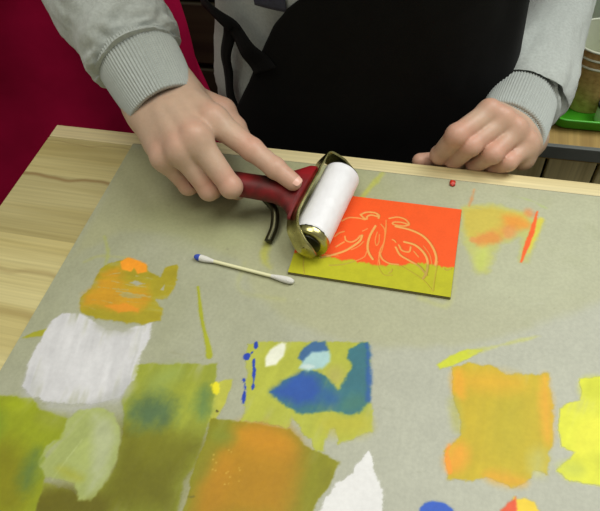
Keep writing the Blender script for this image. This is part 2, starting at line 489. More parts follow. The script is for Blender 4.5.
paint([(474, 189), (472, 198), (469, 206)], (206, 138, 80), line=(1.2, 1.6, 2), soft=1.6, alpha=0.8)
paint([(537, 212), (532, 232), (526, 248), (521, 262)], (238, 98, 38), line=(1.5, 3.6, 3.2, 0.6), soft=0.8, rag=0.6, pid=('streak', 'narrow orange paint streak'), thick=0.0002)
paint([(515, 196), (532, 201), (546, 208)], (172, 190, 112), line=1.4, soft=1.2, alpha=0.55)
paint([(460, 212), (455, 250), (449, 303), (420, 298)], (188, 190, 100), line=2.5, soft=3, alpha=0.4)

for i in range(70):
    blob(random.uniform(150, 600), random.uniform(180, 500), random.uniform(0.4, 0.9), random.uniform(0.3, 0.7), random.uniform(0, 90), random.choice([(120, 120, 96), (140, 138, 108), (198, 198, 176)]), soft=0.4, rag=0.3, alpha=0.55)
for i in range(26):
    x, y = random.uniform(240, 600), random.uniform(190, 480); a_ = random.uniform(-0.5, 0.3); l_ = random.uniform(8, 30)
    paint([(x, y), (x+l_*math.cos(a_), y+l_*math.sin(a_))], random.choice([(150, 152, 130), (186, 186, 164)]), line=0.35, soft=0.6, rag=0.4, alpha=0.35)
# 1 olive and orange patch
A = ('orange_olive', 'olive patch with orange strokes on it')
paint([(97, 275), (108, 263), (128, 258), (148, 266), (150, 272), (160, 277), (166, 268), (178, 264), (176, 286), (168, 298), (157, 300), (162, 310), (160, 320), (140, 324), (116, 321), (96, 319), (78, 311), (80, 297), (92, 287)],
      (164, 150, 36), soft=1.0, rag=1.6, pid=A, streak=(1, 0.1, 0.25), thick=0.00025)
paint([(100, 274), (118, 268), (126, 282), (148, 286), (150, 300), (138, 312), (112, 310), (82, 306), (84, 294), (96, 286)], (204, 146, 34), soft=5, rag=2, alpha=0.85, streak=(1, 0.1, 0.2))
paint([(106, 306), (124, 303), (140, 308), (138, 312), (118, 312)], (222, 142, 38), soft=1.5, alpha=0.8)
paint([(120, 262), (128, 257), (138, 260), (147, 264), (147, 272), (138, 274), (134, 268), (131, 272), (122, 270)], (238, 152, 38), soft=1.2, rag=0.8)
paint([(127, 283), (136, 280), (145, 284), (138, 286)], (166, 165, 140), soft=0.9, rag=1.2)
paint([(114, 294), (128, 293), (142, 298), (128, 298)], (168, 160, 105), soft=1, rag=1.2, alpha=0.8)
paint([(160, 290), (165, 284), (164, 291)], (168, 166, 140), soft=0.8)
for (x0, y0, x1, y1, w) in ((112, 281, 146, 287, 0.6), (98, 287, 128, 290, 0.4), (116, 291, 150, 297, 0.7), (92, 300, 112, 303, 0.4), (108, 300, 142, 303, 0.5), (84, 306, 96, 310, 0.4), (136, 276, 152, 279, 0.8), (106, 276, 120, 273, 0.4)):
    paint([(x0, y0), ((x0+x1)/2, (y0+y1)/2+random.uniform(-1, 1)), (x1, y1)], (176, 166, 108), line=w, soft=0.5, rag=0.8, alpha=0.75)
# olive dashes
paint([(22, 338), (34, 332), (48, 328), (46, 336)], (158, 156, 44), soft=0.8, rag=0.6, pid=('dash', 'small olive dash beside the white patch'))
paint([(198, 287), (202, 320), (208, 345), (209, 356)], (162, 166, 42), line=(2.2, 2.6, 3.2, 5), soft=0.7, rag=0.6, pid=('line', 'thin green vertical brush line'), thick=0.0002)
# 6 green square with teal smudges, olive below
Gp = ('green', 'green patch with dark teal smudges')
paint([(216, 384), (226, 379), (233, 379), (226, 402), (212, 425), (205, 420)], (184, 184, 62), soft=1, rag=0.8, pid=Gp, alpha=0.9)
paint([(127, 364), (217, 364), (215, 390), (209, 420), (196, 462), (184, 480), (176, 516), (-6, 516), (40, 480), (90, 500), (116, 468), (124, 430), (122, 400)],
      (148, 156, 52), soft=1.5, rag=1.0, pid=Gp, streak=(0.1, 1, 0.2), thick=0.00025, smooth=False)
paint([(120, 425), (205, 440), (196, 462), (184, 480), (172, 516), (-6, 516), (40, 490), (90, 500), (108, 475)], (100, 97, 14), soft=14, rag=2, alpha=0.9, smooth=False)
blob(70, 508, 40, 22, 0, (98, 92, 14), soft=6, alpha=0.9)
blob(152, 412, 24, 17, -14, (82, 108, 72), soft=10, rag=3, alpha=0.95, streak=(0.2, 1, 0.2))
blob(203, 402, 7, 16, 8, (96, 128, 74), soft=6, rag=2, alpha=0.8)
blob(165, 378, 20, 9, -30, (150, 168, 90), soft=8, alpha=0.6)
blob(160, 450, 30, 18, 0, (122, 122, 26), soft=9, alpha=0.6)
blob(216, 388, 4.5, 7, 5, (226, 214, 36), soft=1.2, rag=1.2, pid=('dab', 'bright yellow dab'), thick=0.0003)
# 4 lime patch in the corner
Lp = ('lime_corner', 'lime and olive patch with a green smudge')
paint([(-14, 394), (10, 396), (32, 399), (40, 410), (68, 418), (64, 436), (46, 452), (44, 478), (42, 494), (34, 516), (-40, 516)], (142, 152, 26), soft=1.5, rag=1.2, pid=Lp, streak=(0.3, 1, 0.2), thick=0.00025)
blob(52, 420, 14, 8, 10, (146, 152, 62), soft=7, alpha=0.6)
blob(5, 480, 26, 40, 0, (126, 122, 16), soft=12, alpha=0.85)
blob(30, 472, 8, 22, 18, (94, 118, 56), soft=8, rag=2, alpha=0.9)
blob(14, 405, 12, 6, 0, (160, 172, 26), soft=6, alpha=0.7)
blob(0, 425, 5, 14, 10, (118, 138, 36), soft=6, alpha=0.7)
# 3 big white patch
Wp = ('white', 'big square white paint patch')
paint([(52, 320), (62, 313), (80, 313), (90, 317), (98, 326), (112, 331), (126, 331), (136, 326), (152, 323), (150, 338), (143, 352), (134, 380), (118, 398), (90, 405), (58, 403), (30, 396), (22, 386), (28, 366), (37, 345), (46, 330)],
      (205, 204, 206), soft=1.4, rag=1.3, pid=Wp, streak=(-0.2, 1, 0.28), thick=0.0004, var=0.03)
blob(113, 328, 20, 5, 8, (172, 172, 158), soft=4, alpha=0.8)
blob(122, 390, 16, 8, -50, (180, 180, 180), soft=5, alpha=0.7)
blob(30, 385, 6, 14, 10, (185, 185, 188), soft=5, alpha=0.6)
paint([(142, 328), (136, 352), (128, 378)], (188, 188, 186), line=1.6, soft=1.5, alpha=0.6)
paint([(108, 398), (80, 408), (50, 406)], (176, 176, 172), line=6, soft=4, alpha=0.7)
# 5 pale green patch
Pp = ('pale', 'pale green patch with whitish streaks')
paint([(68, 420), (80, 410), (98, 407), (114, 413), (121, 432), (117, 460), (106, 482), (90, 500), (78, 500), (74, 484), (46, 476), (39, 464), (46, 446), (60, 438)],
      (160, 170, 100), soft=1.6, rag=1.0, pid=Pp, streak=(0.45, 1, 0.25), thick=0.0003)
paint([(92, 412), (112, 418), (116, 440), (104, 478), (88, 494), (92, 460)], (174, 180, 142), soft=5, alpha=0.8, streak=(0.45, 1, 0.2))
paint([(82, 440), (62, 466), (52, 480)], (190, 200, 140), line=1.0, soft=1, alpha=0.45)
blob(70, 474, 14, 5, 25, (160, 160, 52), soft=4, alpha=0.7)
# 7 orange square
Op = ('orange_block', 'large orange block with green edges')
paint([(211, 419), (250, 423), (290, 430), (306, 446), (339, 462), (331, 482), (318, 500), (312, 518), (180, 518), (194, 470), (206, 440)],
      (134, 132, 24), soft=1.0, rag=1.0, pid=Op, thick=0.00025, smooth=False, streak=(0.2, 1, 0.1))
paint([(232, 440), (262, 423), (286, 430), (302, 450), (296, 480), (290, 520), (196, 520), (206, 480), (216, 460)], (172, 126, 18), soft=12, rag=2, alpha=0.95)
blob(256, 466, 34, 34, 30, (176, 128, 18), soft=16, alpha=0.9)
blob(264, 440, 30, 14, 14, (200, 138, 24), soft=9, alpha=0.85)
blob(218, 478, 10, 24, 22, (192, 132, 24), soft=8, alpha=0.6)
blob(210, 500, 14, 22, 20, (172, 124, 20), soft=9, alpha=0.8)
blob(222, 436, 12, 9, 0, (130, 138, 44), soft=6, alpha=0.8)
blob(204, 462, 6, 20, 15, (134, 126, 30), soft=6, alpha=0.7)
for i in range(16):
    blob(random.uniform(212, 240), random.uniform(450, 485), 0.7, 0.7, 0, (218, 185, 90), soft=0.6, alpha=0.6, rag=0.2)
blob(191, 497, 4, 1.6, 0, (96, 92, 40), soft=1, alpha=0.8)
blob(217, 411, 1.6, 1.2, 20, (92, 84, 40), soft=0.4)
# 8 lime square with the blue shape on it
Yp = ('lime', 'lime square under the blue shape')
paint([(247, 343), (300, 341), (370, 342), (370, 400), (373, 432), (352, 440), (338, 444), (336, 428), (325, 434), (324, 452), (316, 450), (312, 440), (304, 436), (299, 424), (292, 418), (286, 428), (262, 422), (242, 421), (246, 390)],
      (174, 178, 66), soft=1.3, rag=1.4, pid=Yp, thick=0.00025, streak=(0.2, 1, 0.12), smooth=False)
blob(345, 424, 26, 12, 0, (184, 176, 56), soft=7, alpha=0.7)
blob(335, 376, 10, 10, 0, (172, 165, 92), soft=6, alpha=0.7)
Bp = ('blue', 'blue and teal paint shape')
paint([(270, 392), (282, 383), (298, 374), (310, 370), (322, 374), (330, 380), (338, 390), (346, 382), (352, 366), (346, 358), (350, 350), (360, 344), (368, 342), (370, 362), (369, 384), (369, 400), (358, 412), (346, 415), (334, 410), (322, 411), (312, 414), (296, 414), (288, 407), (280, 400)],
      (58, 112, 124), soft=1.8, rag=1.3, pid=Bp, thick=0.0003, streak=(0.2, 1, 0.12))
paint([(272, 392), (284, 383), (300, 374), (316, 374), (322, 392), (316, 402), (298, 406), (284, 400)], (44, 84, 166), soft=5, rag=1.5, alpha=0.95)
blob(330, 398, 10, 8, 20, (44, 92, 150), soft=5, alpha=0.8)
paint([(367, 345), (369, 372), (368, 400)], (44, 88, 160), line=(3, 4, 3), soft=2.5, rag=1.5, alpha=0.8)
blob(352, 404, 14, 8, -20, (72, 122, 106), soft=5, alpha=0.7)
paint([(299, 358), (304, 348), (314, 342), (325, 341), (328, 350), (318, 358), (304, 364)], (56, 98, 150), soft=1.8, rag=1.2, pid=Bp, alpha=0.95)
paint([(303, 361), (312, 352), (329, 351), (330, 362), (322, 369), (308, 371), (299, 368)], (166, 200, 200), soft=2.4, rag=0.8, pid=('swipe', 'pale blue swipe on the blue shape'), thick=0.0002)
blob(308, 367, 8, 3, 0, (206, 220, 216), soft=2, alpha=0.8)
paint([(265, 359), (270, 350), (282, 343), (286, 344), (284, 356), (276, 365), (266, 366)], (226, 227, 208), soft=2.0, rag=0.6, pid=('dab_white', 'small white dab on the lime square'), thick=0.0003)
Sp = ('specks', 'row of small blue specks')
for (x, y, a, b, r) in ((256, 345, 2, 4, 10), (247, 357, 3.2, 4, 30), (252, 353, 1.2, 2.2, 40), (254, 363, 0.9, 4, 0), (254, 376, 1.2, 9, 2), (253, 387, 0.8, 3, 8), (245, 386, 1.5, 4.5, 0), (244, 397, 2.2, 7, 6), (244, 380, 0.8, 1.5, 0)):
    blob(x, y, a, b, r, (38, 66, 172), soft=0.5, rag=0.9, pid=Sp, thick=0.0003)
# 9 white wedge
paint([(364, 453), (369, 451), (374, 464), (377, 474), (381, 488), (384, 520), (314, 520), (326, 497), (334, 486), (346, 478), (356, 467)], (224, 223, 222), soft=0.8, rag=1.6, pid=('wedge', 'white wedge of paint with ragged edge'), thick=0.0005, var=0.025, smooth=False)
# 10 orange square at right
Qp = ('orange_square', 'orange square patch with green showing through')
paint([(453, 368), (468, 363), (497, 368), (506, 375), (547, 374), (550, 395), (553, 420), (551, 443), (549, 476), (534, 472), (526, 482), (511, 487), (488, 478), (470, 480), (447, 479), (446, 450), (462, 435), (456, 402), (452, 392)],
      (196, 172, 40), soft=1.2, rag=1.6, pid=Qp, thick=0.0003, smooth=False, streak=(0.1, 1, 0.12))
blob(510, 428, 24, 40, 0, (184, 170, 42), soft=14, alpha=0.7)
blob(490, 382, 34, 10, 4, (216, 168, 40), soft=8, alpha=0.8)
blob(459, 384, 7, 15, -6, (230, 166, 42), soft=4, alpha=0.85)
blob(546, 410, 6, 36, -3, (230, 170, 50), soft=4, alpha=0.85)
blob(457, 458, 10, 16, 20, (230, 158, 48), soft=5, alpha=0.85)
paint([(449, 446), (447, 455), (449, 472)], (240, 150, 50), line=3, soft=1, alpha=0.8)
blob(505, 479, 22, 7, 12, (222, 164, 44), soft=4, alpha=0.8)
blob(538, 462, 9, 14, 0, (186, 184, 108), soft=6, alpha=0.75)
blob(456, 414, 6, 18, -8, (172, 170, 80), soft=4, alpha=0.7)
# 12 yellow green streak
paint([(437, 365), (450, 356), (468, 349), (482, 350), (468, 359), (452, 366), (440, 369)], (196, 202, 52), soft=1.2, rag=0.8, pid=('sliver', 'short yellow green sliver'))
paint([(470, 353), (505, 344), (540, 336)], (190, 192, 90), line=(3, 2, 0.8), soft=2, alpha=0.6)
# 11 bright yellow patch
Yq = ('yellow', 'bright yellow patch at the right')
paint([(580, 379), (612, 376), (616, 488), (588, 484), (566, 478), (556, 470), (566, 462), (576, 452), (562, 447), (557, 430), (559, 408), (570, 402), (581, 401)], (218, 220, 62), soft=1.2, rag=1.0, pid=Yq, thick=0.0004, streak=(0.3, 1, 0.12))
blob(594, 388, 14, 12, 0, (200, 204, 50), soft=4, alpha=0.8)
blob(590, 436, 22, 14, -50, (230, 228, 66), soft=4, alpha=0.8)
blob(572, 470, 12, 8, 10, (196, 204, 80), soft=5, alpha=0.7)
# 13, 14 spots at the near edge of the photo
paint([(420, 508), (424, 503), (432, 501), (444, 503), (453, 509), (458, 520), (418, 520)], (52, 92, 190), soft=1, rag=0.6, pid=('spot_blue', 'round blue paint spot'), thick=0.0003)
paint([(514, 497), (517, 500), (526, 499), (534, 502), (540, 512), (538, 524), (512, 524)], (238, 206, 60), soft=1.2, rag=0.8, pid=('spot_yellow', 'yellow spot touching a red one'), thick=0.0003)
paint([(516, 496), (512, 500), (507, 504), (500, 512), (498, 524), (518, 524)], (224, 92, 58), soft=1.2, rag=0.8, pid=('spot_red', 'red spot touching a yellow one'), thick=0.0003)

CAN = np.clip(CAN, 0, 255)
def painted(name, X, Y, Z, rgb, m, keep=None, parent=None):
    """grid mesh [ny, nx] with a pigment colour per vertex; keep = mask of the cells used"""
    h, w = X.shape
    idx = np.arange(h*w).reshape(h, w)
    Q = np.stack([idx[:-1, :-1], idx[:-1, 1:], idx[1:, 1:], idx[1:, :-1]], -1)
    Q = Q[keep] if keep is not None else Q.reshape(-1, 4)
    used = np.unique(Q); re = -np.ones(h*w, np.int64); re[used] = np.arange(len(used))
    V = np.stack([X.ravel(), Y.ravel(), Z.ravel()], -1)[used]
    me = mesh_quads(name, V, re[Q])
    ca = me.color_attributes.new('pigment', 'FLOAT_COLOR', 'POINT')
    c = np.ones((len(used), 4), np.float32); c[:, :3] = srgb_a(rgb.reshape(-1, 3)[used])
    ca.data.foreach_set('color', c.ravel())
    return link(name, me, m, parent)
M_board = mat('board_surface', (0.4, 0.4, 0.34), 0.48, spec=0.5, attr='pigment', noise=0.06, nscale=420, bump=0.06, bscale=900)
M_paint = mat('dried_paint', (0.4, 0.4, 0.34), 0.55, spec=0.3, attr='pigment', noise=0.04, nscale=300, bump=0.05, bscale=260)
board = empty('painting_board', ((BX0+BX1)/2, 0.14, ZT), 'grey board covered with patches of paint on the pine table', 'board')
M_edge = mat('board_edge', srgb(120, 118, 100), 0.7)
box('board_core', BX0, BX1, BY0, BY1, ZT, ZB-0.0004, M_edge, board, 0.0004)
st = 2
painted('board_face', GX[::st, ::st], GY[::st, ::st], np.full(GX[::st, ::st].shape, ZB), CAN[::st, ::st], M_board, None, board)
for pid, k in IDS.items():
    keep = IDM[:-1, :-1] == k
    if keep.sum() < 6: continue
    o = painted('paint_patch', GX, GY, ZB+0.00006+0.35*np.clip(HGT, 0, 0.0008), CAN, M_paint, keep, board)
    o['label'] = pid[1]

# ------------------------------------------------------------------ lino block
PX0, PX1, PY0, PY1, PH = -0.1068, 0.0136, 0.2405, 0.3240, 0.0030
ZP = ZB+PH
M_lino = mat('lino_edge', srgb(112, 104, 62), 0.75)
lino = box('linocut_plate', PX0, PX1, PY0, PY1, ZB, ZP-0.0011, M_lino, None, 0.0003)
tag(lino, 'lino block with a carved butterfly, inked orange above and yellow below', 'linocut')
R2 = 0.0003
LX, LY = np.meshgrid(np.arange(PX0+0.0002, PX1-0.0001, R2), np.arange(PY0+0.0002, PY1-0.0001, R2))
LC = np.zeros(LX.shape+(3,)); LC[:] = (180, 178, 36)
LC *= (1+0.04*fbm(p3(LX*200, LY*200), 3))[..., None]
bnd = np.array([at(a, b, ZP)[:2] for a, b in ((288, 251), (298, 252.5), (327, 257), (358, 261), (385, 266), (420, 263), (455, 268), (470, 270))])
yb = np.interp(LX, bnd[:, 0], bnd[:, 1])+0.0022*fbm(p3(LX*160, LY*40, 2), 3)+0.0012*fbm(p3(LX*700, LY*120, 5), 2)
mo = sstep(-0.0012, 0.0012, LY-yb)
ORG = np.array([236, 88, 34.0])*(1+0.02*fbm(p3(LX*150, LY*150, 9), 3))[..., None]
LC = LC*(1-mo[..., None])+ORG*mo[..., None]
z6 = lambda pts: [(300+x/5.11, 185+y/5.11) for x, y in pts]
z7 = lambda pts: [(370+x/4.65, 190+y/4.65) for x, y in pts]
thin = []
lines = [  # (points, width mm)
    (z6([(215, 182), (250, 166), (300, 168), (332, 176)]), 0.75), (z6([(310, 150), (340, 138), (380, 140), (403, 153), (402, 168)]), 0.9),
    (z6([(310, 150), (328, 168), (342, 172), (344, 160), (365, 152), (398, 160)]), 0.9), (z6([(185, 315), (205, 302), (226, 290)]), 0.7),
    (z6([(230, 262), (236, 282), (262, 290), (290, 278), (308, 258)]), 0.8), (z6([(105, 370), (170, 355), (230, 335), (280, 305), (308, 282), (318, 256)]), 1.0),
    (z6([(178, 262), (200, 245), (226, 236)]), 0.7), (z6([(150, 410), (220, 405), (290, 385), (330, 365), (342, 338)]), 0.5),
    (z6([(386, 208), (358, 258), (346, 308), (352, 345), (372, 378)]), 1.0), (z6([(395, 240), (385, 280), (391, 308), (404, 290), (406, 252)]), 0.5),
    (z6([(415, 200), (434, 230), (430, 290), (411, 330), (404, 368), (408, 405)]), 0.6), (z6([(440, 185), (441, 215), (438, 250)]), 0.5),
    (z6([(320, 235), (335, 228), (345, 222)]), 0.5), (z6([(262, 330), (300, 312), (325, 288)]), 0.5),
    (z7([(5, 104), (24, 104), (44, 124)]), 0.7), (z7([(90, 131), (128, 125), (165, 136), (182, 160), (150, 166), (108, 158), (114, 148), (150, 150), (180, 160)]), 0.8),
    (z7([(120, 168), (190, 185), (250, 215), (290, 262), (308, 310), (305, 350)]), 1.0), (z7([(160, 240), (210, 255), (250, 290), (268, 330), (264, 380), (248, 410)]), 1.0),
    (z7([(120, 265), (140, 300), (180, 325), (230, 355), (264, 395)]), 0.9), (z7([(135, 255), (150, 280), (182, 286), (190, 264)]), 0.8),
    (z7([(105, 230), (114, 234), (120, 242)]), 0.7), (z7([(205, 285), (216, 298), (226, 310)]), 0.6), (z7([(140, 350), (200, 385), (250, 420), (294, 470)]), 0.35),
    (z7([(294, 470), (300, 420), (316, 330)]), 0.4), (z7([(250, 260), (278, 300), (290, 350)]), 0.45), (z7([(45, 290), (58, 320), (90, 340), (132, 346)]), 0.8),
    (z7([(42, 310), (38, 350), (62, 392), (104, 396)]), 0.35), (z7([(76, 140), (70, 220), (56, 280), (44, 300)]), 0.5), (z7([(346, 366), (356, 372), (380, 366)]), 0.5),
    ([(304, 256.4), (303.4, 266), (304.6, 276)], 0.4), (z6([(20, 352), (110, 352), (200, 362)]), 0.4), (z6([(455, 450), (468, 440), (470, 430)]), 0.5),
]
groove = np.zeros(LX.shape)
for pts, w in lines:
    q = np.array([at(a, b, ZP)[:2] for a, b in pts]); q = catmull(q, 8*len(q)) if len(q) > 2 else q
    i0 = np.clip(((q.min(0)-0.002-(PX0, PY0))/R2).astype(int), 0, None); i1 = ((q.max(0)+0.002-(PX0, PY0))/R2).astype(int)+2
    sy, sx = slice(i0[1], i1[1]), slice(i0[0], i1[0])
    X, Y = LX[sy, sx], LY[sy, sx]; d = np.full(X.shape, 1e9)
    for i in range(len(q)-1):
        e = q[i+1]-q[i]; t = np.clip(((X-q[i, 0])*e[0]+(Y-q[i, 1])*e[1])/max(e@e, 1e-14), 0, 1)
        d = np.minimum(d, np.hypot(X-q[i, 0]-e[0]*t, Y-q[i, 1]-e[1]*t))
    taper = 0.0005*w*1.9
    groove[sy, sx] = np.maximum(groove[sy, sx], sstep(taper+0.0002, taper-0.0002, d)*min(1, 0.35+w*0.6))
gc = np.array([206, 172, 84.0])*(1-mo[..., None])*0.88+np.array([222, 168, 92.0])*mo[..., None]
LC = LC*(1-groove[..., None])+gc*groove[..., None]
LZ = ZP-0.0006*groove+0.00003*fbm(p3(LX*900, LY*900), 2)
M_ink = mat('fresh_ink', (0.5, 0.3, 0.1), 0.55, spec=0.2, attr='pigment', noise=0.03, nscale=500, bump=0.05, bscale=1200)
gk = groove[:-1, :-1] > 0.45
ok = mo[:-1, :-1] > 0.5
tag(painted('ink_layer', LX, LY, LZ, LC, M_ink, ok & ~gk, lino), 'orange ink on the far half of the block')
tag(painted('ink_layer', LX, LY, LZ, LC, M_ink, ~ok & ~gk, lino), 'yellow ink along the near edge of the block')
tag(painted('carved_design', LX, LY, LZ, LC, M_ink, gk, lino), 'carved butterfly outline')

# ------------------------------------------------------------------ cotton swab
M_cot = mat('cotton', srgb(226, 224, 216), 0.95, sheen=0.3, bump=0.5, bscale=2500)
M_cotb = mat('blue_paint_on_cotton', srgb(52, 78, 178), 0.7, bump=0.3, bscale=2500)
M_stick = mat('paper_stick', srgb(224, 222, 178), 0.5)
sa, sb = P(195, 256.5, 0.0026), P(293, 281.5, 0.0026)
sd = (sb-sa)/np.linalg.norm(sb-sa); SL = np.linalg.norm(sb-sa)
swab = empty('cotton_swab', tuple((sa+sb)/2-np.array([0, 0, 0.0026])), 'white cotton swab with a blue tip lying left of the lino block', 'cotton swab')
def along(prof, m, name, parent):
    rings = [(*(sa+sd*t), r, r) for t, r in prof]
    return loft(name, rings, m, parent, nr=40, ns=20, side=(0, 0, 1))
along([(0.010, 0.00135), (SL/2, 0.00135), (SL-0.012, 0.00135)], M_stick, 'stick', swab)
tp = along([(0.0035, 0.0025), (0.006, 0.0027), (0.010, 0.0024), (0.014, 0.0017), (0.017, 0.0013)], M_cot, 'cotton_tip', swab)
tag(along([(-0.0008, 0.0004), (0.0002, 0.0017), (0.002, 0.0024), (0.0042, 0.00265), (0.0052, 0.0024)], M_cotb, 'painted_end', tp), 'blue painted end')
along([(SL-0.018, 0.0013), (SL-0.014, 0.0018), (SL-0.008, 0.0025), (SL-0.003, 0.0026), (SL, 0.0016), (SL+0.0008, 0.0004)], M_cot, 'cotton_tip', swab)

# ------------------------------------------------------------------ crumb of red paint
bm = bmesh.new(); bmesh.ops.create_icosphere(bm, subdivisions=3, radius=1.0)
cp = P(452.5, 184, 0.0)
for v in bm.verts:
    n = 1+0.35*float(vnoise(np.array([v.co.x*1.7+5, v.co.y*1.7, v.co.z*1.7])))
    v.co = Vector((cp[0]+v.co.x*0.0024*n, cp[1]+v.co.y*0.0030*n, ZB+max(0.0011+v.co.z*0.0016*n, 0.0)))
tag(link('paint_crumb', bm_mesh('paint_crumb', bm), mat('red_paint', srgb(222, 62, 40), 0.4, c2=srgb(150, 36, 26), nscale=500)), 'tiny red crumb of paint beside the resting fist', 'paint crumb')

# ------------------------------------------------------------------ bench with the cups, behind at the right
M_benchtop = wood_mat('bench_pine', srgb(176, 146, 84), srgb(140, 110, 58), 'Y', planks=0.045, rough=0.55)
M_band = mat('grey_band', srgb(98, 102, 98), 0.6, noise=0.06, nscale=30)
M_crate = wood_mat('bench_boards', srgb(226, 212, 160), srgb(190, 172, 120), 'Z', rough=0.7)
M_dark = mat('inner_dark', srgb(30, 26, 20), 0.9)
BZ, BYF = 0.581, 0.600
bench = empty('bench', (0.35, 0.72, 0.0), 'low wooden bench with a grey front edge behind the table', 'bench')
box('bench_top', 0.055, 0.75, BYF+0.004, 0.97, BZ-0.026, BZ, M_benchtop, bench, 0.001)
tag(box('edge_band', 0.055, 0.75, BYF-0.002, BYF+0.004, BZ-0.019, BZ+0.001, M_band, bench, 0.001), 'grey edge band')
x = 0.06
while x < 0.74:
    w = min(0.058, 0.745-x)
    box('front_board', x, x+w, BYF+0.014, BYF+0.028, 0.0, BZ-0.026, M_crate, bench, 0.002)
    x += 0.0625
box('back_panel', 0.058, 0.745, BYF+0.036, 0.95, 0.0, BZ-0.028, M_dark, bench)
# white box standing behind the cups
M_card = mat('white_card', srgb(196, 200, 200), 0.8, noise=0.04, nscale=20)
wb = empty('white_box', (0.40, 0.88, BZ), 'pale white box standing behind the paper cups', 'box')
box('box_body', 0.105, 0.62, 0.815, 0.955, BZ, BZ+0.17, M_card, wb, 0.002)
box('lid', 0.100, 0.625, 0.810, 0.960, BZ+0.12, BZ+0.174, M_card, wb, 0.003)
# green tray
M_green = mat('green_plastic', srgb(76, 178, 40), 0.3, spec=0.5)
tc = atY(606, 112, 0.655); tcx = 0.203
TRX0, TRX1, TRY0, TRY1 = 0.1125, 0.37, 0.632, 0.770
def rrect(x0, x1, y0, y1, r, n=8):
    out = []
    for cx, cy, a0 in ((x1-r, y1-r, 0), (x0+r, y1-r, 90), (x0+r, y0+r, 180), (x1-r, y0+r, 270)):
        for k in range(n+1):
            a = math.radians(a0+90*k/n); out.append((cx+r*math.cos(a), cy+r*math.sin(a)))
    return out
def tray():
    prof = [(0.004, 0.0, True), (0.0, 0.003, True), (-0.003, 0.016, True), (-0.0045, 0.0175, True), (-0.003, 0.019, True), (0.0, 0.0175, True), (0.003, 0.006, True), (0.006, 0.003, True)]
    V, F = [], []
    for off, z, _ in prof:
        for a, b in rrect(TRX0+off, TRX1-off, TRY0+off, TRY1-off, 0.022-off*0.5): V.append((a, b, BZ+z))
    n = len(V)//len(prof)
    for i in range(len(prof)-1):
        for j in range(n): F.append((i*n+j, i*n+(j+1) % n, (i+1)*n+(j+1) % n, (i+1)*n+j))
    F.append(tuple(range(n))[::-1]); F.append(tuple(range((len(prof)-1)*n, len(prof)*n)))
    return mesh_np('green_tray', V, F)
tag(link('green_tray', tray(), M_green), 'bright green plastic tray under the paper cups', 'tray')
# paper cups, one inside the other
M_kraft = mat('kraft_paper', srgb(216, 180, 118), 0.8, c2=srgb(188, 148, 90), nscale=160, bump=0.2, bscale=900)
M_rim = mat('black_rim', srgb(26, 28, 26), 0.5)
M_cupin = mat('cup_inside', srgb(206, 210, 190), 0.5)
CUPX, CUPY, CUPZ = 0.1570, 0.691, BZ+0.0035
def lathe(name, prof, m, parent, c, n=64, caps=True):
    V, F = [], []
    for r, z in prof:
        for k in range(n):
            a = 2*math.pi*k/n; V.append((c[0]+r*math.cos(a), c[1]+r*math.sin(a), c[2]+z))
    for i in range(len(prof)-1):
        for j in range(n): F.append((i*n+j, i*n+(j+1) % n, (i+1)*n+(j+1) % n, (i+1)*n+j))
    if caps and prof[0][0] > 1e-4: F.append(tuple(range(n))[::-1])
    if caps and prof[-1][0] > 1e-4: F.append(tuple(range((len(prof)-1)*n, len(prof)*n)))
    me = mesh_np(name, V, F)
    bm = bmesh.new(); bm.from_mesh(me); bmesh.ops.recalc_face_normals(bm, faces=bm.faces); bm.to_mesh(me); bm.free()
    o = link(name, me, m, parent); md = o.modifiers.new('edge', 'EDGE_SPLIT'); md.split_angle = math.radians(35)
    return o
def cup(z, label):
    e = empty('paper_cup', (CUPX, CUPY, CUPZ+z), label, 'cup', 'paper cups in the green tray')
    c = (CUPX, CUPY, CUPZ+z); H = 0.070; r0, r1 = 0.0285, 0.0365
    lathe('cup_wall', [(r0, 0), (r0+0.0003, 0.002), (r1, H), (r1-0.0006, H), (r0+0.0004, 0.004), (r0-0.001, 0.0035)], M_kraft, e, c)
    lathe('lining', [(r0-0.0003, 0.0046), (r0-0.0002, 0.006), (r1-0.0007, H-0.0005)][:3]+[(r1-0.0011, H-0.0005), (r0-0.0007, 0.0068), (0.0003, 0.0066)], M_cupin, e, c)
    rg = []
    for k in range(9):
        a = 2*math.pi*k/8; rg.append((r1+0.0002+0.0014*math.cos(a), H+0.0014*math.sin(a)))
    lathe('rim', rg, M_cupin, e, c, caps=False)
cup(0.0, 'kraft paper cup at the bottom of the stack in the green tray')
cup(0.011, 'kraft paper cup in the middle of the stack, its white rim showing')
cup(0.022, 'topmost kraft paper cup, its white inside open to view')
pot = empty('paint_pot', (0.1765, 0.6515, BZ+0.0035), 'small white pot with a black rim beside the paper cups in the tray', 'pot')
lathe('pot_body', [(0.0100, 0.0), (0.0110, 0.002), (0.0110, 0.024), (0.0102, 0.026), (0.002, 0.026)], M_cupin, pot, (0.1765, 0.6515, BZ+0.0035))
lathe('pot_rim', [(0.0110, 0.022), (0.0119, 0.023), (0.0119, 0.026), (0.0112, 0.027), (0.0100, 0.0262)], M_rim, pot, (0.1765, 0.6515, BZ+0.0035), caps=False)
